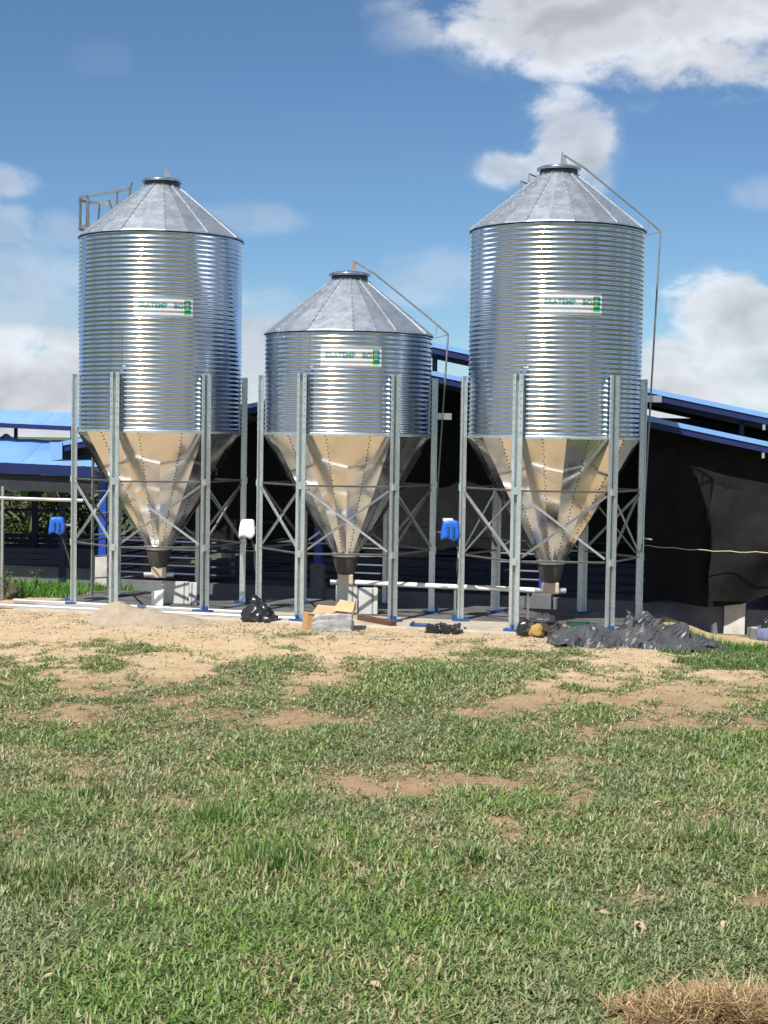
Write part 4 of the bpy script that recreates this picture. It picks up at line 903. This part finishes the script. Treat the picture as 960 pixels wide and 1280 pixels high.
def make_grass():
    xs, ys = [], []
    for (d0, d1, den) in ((4.9, 6.6, 12500), (6.6, 8.5, 9500), (8.5, 11, 7500), (11, 14, 5600), (14, 18.3, 3600)):
        w = 0.27 * d1 + 0.9; A = 2 * w * (d1 - d0); n = int(A * den)
        xs.append(rng.uniform(-w, w, n)); ys.append(rng.uniform(d0, d1, n))
    x = np.concatenate(xs); y = np.concatenate(ys)
    u, v = uv_row(x, y); b = bare_mask(x, y)
    cl = fbm(x * 4.0 + 31, y * 4.0 + 12, 3, 0.6)                        # clumps
    keep = (rng.random(len(x)) < np.clip(1.02 - 1.35 * b, 0.035, 1) * (0.45 + 1.0 * cl)) & ~((v > -1.3) & (u > -4.2) & (u < 4.0))
    x, y, b, cl = x[keep], y[keep], b[keep], cl[keep]; n = len(x)
    patch = fbm(x * 1.3 + 4, y * 0.9 + 90, 4, 0.6); vig = np.clip((patch - 0.42) * 4.5, 0, 1)
    tuft = np.zeros(n)
    for (px, py, r_) in ((270, 1030, .16), (355, 1085, .28), (205, 1080, .15), (745, 1018, .10), (890, 1055, .22), (860, 1060, .15), (240, 820, .22), (560, 850, .5), (60, 1110, .3), (80, 980, .18), (130, 1000, .2), (640, 945, .2), (10, 1105, .2), (590, 1080, .14)):
        c = on(px, py); tuft = np.maximum(tuft, np.exp(-((x - c.x) ** 2 + (y - c.y) ** 2) / r_ ** 2))
    far = sst(8, 16, y)
    L = (0.024 + 0.042 * rng.random(n) ** 1.6 + 0.024 * vig * rng.random(n) + 0.08 * tuft * rng.random(n)) * (1 - 0.22 * far)
    W = (0.0055 + 0.0060 * rng.random(n)) * (1 + 0.7 * far)
    tilt = np.abs(rng.normal(1.24, 0.28, n) + 0.10 * far) * (1 - 0.5 * tuft); tilt = np.clip(tilt, 0.05, 1.6); bend = np.clip(rng.normal(0.1, 0.7, n), -1.1, 0.9)
    azm = rng.uniform(0, 2 * np.pi, n)
    base = np.array([0.200, 0.250, 0.105]); lush = np.array([0.150, 0.245, 0.050]); dry = np.array([0.39, 0.34, 0.195]); pale = np.array([0.32, 0.35, 0.19]); dark = np.array([0.055, 0.115, 0.035])
    c = base[None] * (1 - vig[:, None]) + lush[None] * vig[:, None]
    r_ = rng.random(n)[:, None]; c = np.where(r_ < 0.30, pale[None] * 0.6 + c * 0.4, c); c = np.where(r_ > 0.88, dark[None], c)
    c = np.where(tuft[:, None] * rng.random(n)[:, None] > 0.35, dark[None] * 0.5 + lush[None] * 0.5, c)
    brown = np.clip((fbm(x * 0.8 + 50, y * 1.9 + 20, 4, 0.65) - 0.46) * 4.5, 0, 1); pd = np.clip(0.045 + 0.27 * brown + 0.5 * b, 0, 1); c = np.where(rng.random(n)[:, None] < pd[:, None], dry[None], c)
    c = c * rng.uniform(0.80, 1.38, (n, 1))
    z = ground_z(x, y) - 0.004 + 0.034 * rng.random(n) * np.clip(1.1 - 1.3 * b, 0, 1)
    V, Fc, CC = blades(x, y, z, L, W, tilt, azm, bend, c, rng.normal(0, 0.55, n))
    me = np_mesh('grass', V, Fc); col_attr(me, CC); return link('grass', me, 'blade')
tag(make_grass(), 'short patchy grazed grass covering the foreground', 'grass', kind='stuff')
# taller green grass behind the pipes and by the barn
def back_grass():
    X_, Y_ = [], []
    for (pxs, Ys, n) in (((-60, 165), (20.6, 25.2), 16000), ((820, 985), (15.0, 18.6), 9000), ((140, 200), (22, 26), 2500)):
        yy = rng.uniform(*Ys, n); xx = (rng.uniform(*pxs, n) - 480) / F_PX * yy; X_.append(xx); Y_.append(yy)
    x = np.concatenate(X_); y = np.concatenate(Y_); u, v = uv_row(x, y)
    k = ~((v > -1.35) & (v < 1.45) & (u > -4.0) & (u < 3.95)) & ((v > 0) | (fbm(x * 2.2 + 5, y * 2.2, 3) > 0.47)); x, y, v = x[k], y[k], v[k]; n = len(x)
    L = rng.uniform(0.06, 0.17, n) * np.where(v > 0, 1.0, 0.55); W = rng.uniform(0.008, 0.015, n)
    c = np.array([0.085, 0.21, 0.03])[None] * rng.uniform(0.6, 1.5, (n, 1)); c = np.where((v < 0)[:, None], np.array([0.10, 0.17, 0.05])[None] * rng.uniform(0.6, 1.4, (n, 1)), c)
    V, Fc, CC = blades(x, y, ground_z(x, y) - 0.005, L, W, np.abs(rng.normal(.35, .25, n)), rng.uniform(0, 6.28, n), rng.normal(.5, .3, n), c)
    me = np_mesh('tall_grass', V, Fc); col_attr(me, CC); return link('tall_grass', me, 'blade')
tag(back_grass(), 'taller bright green grass behind the pipes and at the right edge', 'grass', kind='stuff')
# gravel and crumbs on the bare strip
def gravel():
    n = 5200; u = rng.uniform(-4.2, 5.5, n); v = -1.25 - np.abs(rng.normal(0, 0.9, n)); x = RO.x + ROW.x * u + NRM.x * v; y = RO.y + ROW.y * u + NRM.y * v
    m2 = 1100; y = np.concatenate([y, rng.uniform(5.2, 15.5, m2)]); x = np.concatenate([x, rng.uniform(-1, 1, m2) * (0.27 * y[-m2:] + 0.5)]); n += m2
    k = bare_mask(x, y) > 0.55; x, y = x[k], y[k]; n = len(x)
    s_ = 0.005 + 0.016 * rng.random(n) ** 3; z = ground_z(x, y)
    O = np.array([(1, 0, 0), (0, 1, 0), (-1, 0, 0), (0, -1, 0), (0, 0, 1), (0, 0, -1)], float)
    V = O[None] * rng.uniform(0.6, 1.3, (n, 6, 1)) * s_[:, None, None] * np.array([1.2, 1, 0.7]) + np.stack([x, y, z + s_ * .2], -1)[:, None]
    Fb = np.array([(0, 1, 4), (1, 2, 4), (2, 3, 4), (3, 0, 4), (1, 0, 5), (2, 1, 5), (3, 2, 5), (0, 3, 5)])
    Fc = (np.arange(n)[:, None, None] * 6 + Fb[None]).reshape(-1, 3); return link('gravel', np_mesh('gravel', V.reshape(-1, 3), Fc), 'gravel')
tag(gravel(), 'loose pale gravel crumbs on the bare strip', 'gravel', kind='stuff')
# broad-leaved weeds at the earth mound
def weed(px, py, Y, h, nl, label):
    q = at(px, py, Y); o = empty('weed', (q.x, q.y, gz(q))); tag(o, label, 'weed', 'weeds by the earth mound')
    me0 = None
    for k in range(3):
        mb = MB(); a = k * 2.1 + px; mb.tube([(0, 0, -0.02), (0.03 * math.cos(a), 0.03 * math.sin(a), h * .5), (0.09 * math.cos(a), 0.09 * math.sin(a), h * (0.75 + .12 * k))], [0.006, 0.005, 0.003], 6); mb.build('stem', 'leaf', o)
    n = nl; t = rng.uniform(.15, 1, n); a = rng.uniform(0, 6.28, n); kk = rng.integers(0, 3, n); aa = kk * 2.1 + px
    x = .09 * np.cos(aa) * t; y = .09 * np.sin(aa) * t; z = t * h * .9
    c = np.array([0.10, 0.20, 0.045])[None] * rng.uniform(.6, 1.5, (n, 1))
    V, Fc, CC = blades(x, y, z, rng.uniform(.05, .12, n), rng.uniform(.02, .035, n), rng.uniform(.5, 1.3, n), a, rng.uniform(.2, .9, n), c)
    me = np_mesh('foliage', V, Fc); col_attr(me, CC); link('foliage', me, 'leaf', o)
    for ch in o.children:
        if ch.data.name.startswith('stem') and 'col' not in ch.data.color_attributes: col_attr(ch.data, np.tile([[0.12, 0.20, 0.06]], (len(ch.data.vertices), 1)))
weed(6, 738, 20.4, 0.40, 60, 'tall leafy weed at the foot of the thin pipe frame'); weed(26, 742, 20.7, 0.26, 40, 'low leafy weed right of the tallest weed')
weed(45, 738, 21.6, 0.30, 40, 'loose weed between the earth mound and the silo leg'); weed(-8, 740, 20.2, 0.32, 50, 'bushy weed growing on the earth mound')

# shrubs and banana plants beyond the left barn
def shrub(x, y, h, w, n, label, cols, seed):
    r = np.random.default_rng(seed); o = empty('shrub', (x, y, -0.45)); tag(o, label, 'shrub', 'shrubs beyond the blue barn')
    mb = MB(); mb.tube([(0, 0, -.1), (.05, .02, h * .25), (0, .05, h * .5)], [.09, .07, .04], 8)
    for k in range(5):
        a = k * 1.3 + seed; mb.tube([(.04, .02, h * .22), (.25 * w * math.cos(a), .25 * w * math.sin(a), h * .45), (.40 * w * math.cos(a), .40 * w * math.sin(a), h * .72)], [.045, .03, .012], 6)
    mb.build('trunk', 'bark', o, True)
    nc = 26; th = r.uniform(0, 6.28, nc); rad = np.sqrt(r.random(nc)) * w * .5; cz = h * (0.15 + 0.75 * r.random(nc)); ci = r.integers(0, nc, n)
    P = np.stack([rad[ci] * np.cos(th[ci]), rad[ci] * np.sin(th[ci]), cz[ci]], -1) + r.normal(0, 1, (n, 3)) * np.array([.17 * w, .17 * w, .10 * h]) * .55
    P[:, 2] = np.clip(P[:, 2], 0.05, h)
    tone = cols[0][None] * (1 - r.random((n, 1))) + cols[1][None] * r.random((n, 1)); tone = tone * (0.7 + 0.6 * r.random(nc)[ci][:, None])
    V, Fc, CC = blades(P[:, 0], P[:, 1], P[:, 2], r.uniform(.09, .20, n), r.uniform(.04, .09, n), r.uniform(.4, 1.5, n), r.uniform(0, 6.28, n), r.uniform(0, .8, n), tone)
    me = np_mesh('crown', V, Fc); col_attr(me, CC); link('crown', me, 'leaf', o)
G1, G2 = np.array([0.045, 0.085, 0.025]), np.array([0.11, 0.16, 0.05])
words = ['dark green shrub seen through the blue barn by its left edge', 'tangled shrub seen between the first two posts of the blue barn', 'mid green shrub seen between the posts of the blue barn near the ladder silo', 'shrub seen past the ladder silo leg', 'far shrub behind the banana plant', 'low shrub beyond the barn corner column', 'shrub growing at the far corner of the netted barn']
for i, (x, y, h, w) in enumerate(((-9.6, 33.0, 2.35, 2.4), (-7.9, 34.0, 2.35, 2.3), (-6.3, 33.2, 2.3, 2.2), (-4.9, 34.0, 2.35, 2.2), (-8.6, 37.0, 2.4, 3.0), (-5.8, 37.5, 2.4, 3.0), (-3.6, 36.0, 2.4, 2.4))):
    shrub(x, y, h, w, 2600, words[i], (G1, G2), 40 + i)
def banana(x, y, h, label):
    o = empty('banana_plant', (x, y, -0.45)); tag(o, label, 'banana plant', 'banana plants beyond the blue barn')
    mb = MB(); mb.tube([(0, 0, -.1), (.02, 0, h * .3), (.05, .02, h * .62)], [.09, .08, .05], 10); t = mb.build('trunk', 'leaf', o, True); col_attr(t.data, np.tile([[.13, .17, .06]], (len(t.data.vertices), 1)))
    for k in range(8):
        a = k * 0.82 + x; L = h * random.uniform(.45, .62); n = 9; P = np.zeros((3, n, 3)); ex = Vector((math.cos(a), math.sin(a), 0)); sd = Vector((-ex.y, ex.x, 0))
        for i in range(n):
            s_ = i / (n - 1); w = 0.17 * math.sin(math.pi * min(1, s_ * .93 + .05)) ** .6; c = ex * (L * s_ * (.55 + .3 * s_)) + Vector((.05, .02, h * .58 + L * (0.95 * s_ - .85 * s_ ** 2.2)))
            for j, q in enumerate((-1, 0, 1)): P[j, i] = c + sd * q * w + Vector((0, 0, -.05 * abs(q)))
        lf = link('leaf', grid_mesh('leaf', P), 'leaf', o, True); col_attr(lf.data, np.tile([[.12 * random.uniform(.8, 1.3), .26, .04]], (3 * n, 1)))
banana(-7.3, 32.0, 2.2, 'bright green banana plant seen between the posts of the blue barn'); banana(-5.2, 32.3, 2.1, 'banana plant seen just left of the ladder silo leg')

# heap of straw at the bottom right corner and scattered dry leaves
p = on(905, 1275); n = 5000
rr = np.sqrt(rng.random(n)); th = rng.uniform(0, 6.28, n); lob = 0.75 + 0.22 * np.sin(2 * th + 1) + 0.14 * np.sin(5 * th + .4) + 0.10 * np.sin(9 * th); rr = rr * np.where(rng.random(n) < .12, 1.35, 1.0); X = rr * np.cos(th) * 0.50 * lob; Y = rr * np.sin(th) * 0.32 * lob
hh_ = 0.085 * np.clip(1 - rr ** 2, 0, 1) * (0.6 + .8 * fbm(X * 8, Y * 8, 3))
o = empty('straw_heap', (p.x, p.y, gz(p))); tag(o, 'low heap of dry straw in the bottom right corner of the lawn', 'straw heap')
c = np.array([0.43, 0.31, 0.165])[None] * rng.uniform(.4, 1.6, (n, 1))
V, Fc, CC = blades(X, Y, hh_ * rng.uniform(.5, 1.1, n), rng.uniform(.05, .15, n), rng.uniform(.0025, .008, n), rng.uniform(1.15, 1.65, n), rng.uniform(0, 6.28, n), rng.normal(0, .5, n), c, rng.normal(0, .9, n))
me = np_mesh('straw', V, Fc); col_attr(me, CC); tag(link('straw', me, 'blade', o), kind='stuff')
nn = 40; Xc, Yc = np.meshgrid(np.linspace(-.5, .5, nn), np.linspace(-.34, .34, nn)); r2 = (Xc / .46) ** 2 + (Yc / .30) ** 2
link('core', grid_mesh('core', np.stack([Xc, Yc, 0.06 * np.clip(0.7 - r2 * 1.3, -.25, 1) * (0.6 + .8 * fbm(Xc * 8, Yc * 8, 3)) - .008], -1)), 'soil', o, True)
leafspots = [(822, 1017), (622, 1083), (582, 1080), (795, 1170), (800, 1168), (755, 1150), (235, 1193), (165, 1010), (140, 1095), (318, 1012), (600, 990), (765, 990), (470, 1240), (60, 1235), (905, 1165), (680, 925), (725, 925), (260, 955), (905, 1020), (545, 1070)]
me0 = None
for i, (px, py) in enumerate(leafspots):
    q = on(px, py)
    if me0 is None:
        mb = MB(); n = 7; vs_ = []
        for k in range(n + 1):
            t = k / n; w = 0.020 * math.sin(math.pi * min(1, t * .96 + .02)); zc_ = 0.016 * math.sin(math.pi * t) + .02 * t * t
            vs_ += [((t - .5) * .085, -w, zc_ + .008), ((t - .5) * .085, 0, zc_), ((t - .5) * .085, w, zc_ + .010)]
        mb.add(vs_, [(3 * k + j, 3 * k + 3 + j, 3 * k + 4 + j, 3 * k + 1 + j) for k in range(n) for j in (0, 1)]); o = mb.build('dry_leaf', 'dry_leaf', None, True); me0 = o.data
    else: o = link('dry_leaf', me0, None)
    o.location = (q.x, q.y, gz(q) + 0.032); o.rotation_euler = (random.uniform(-.5, .5), random.uniform(-.5, .5), random.uniform(0, 6.28)); s_ = random.uniform(.45, .85); o.scale = (s_,) * 3
    tag(o, 'curled dry brown leaf lying on the short grass', 'leaf', 'dry leaves scattered on the lawn')

scene.cycles.max_bounces = 8; scene.cycles.glossy_bounces = 5; scene.cycles.diffuse_bounces = 3; scene.cycles.caustics_reflective = True
scene.cycles.sample_clamp_indirect = 6.0; scene.cycles.blur_glossy = 0.5
scene.cycles.use_denoising = True
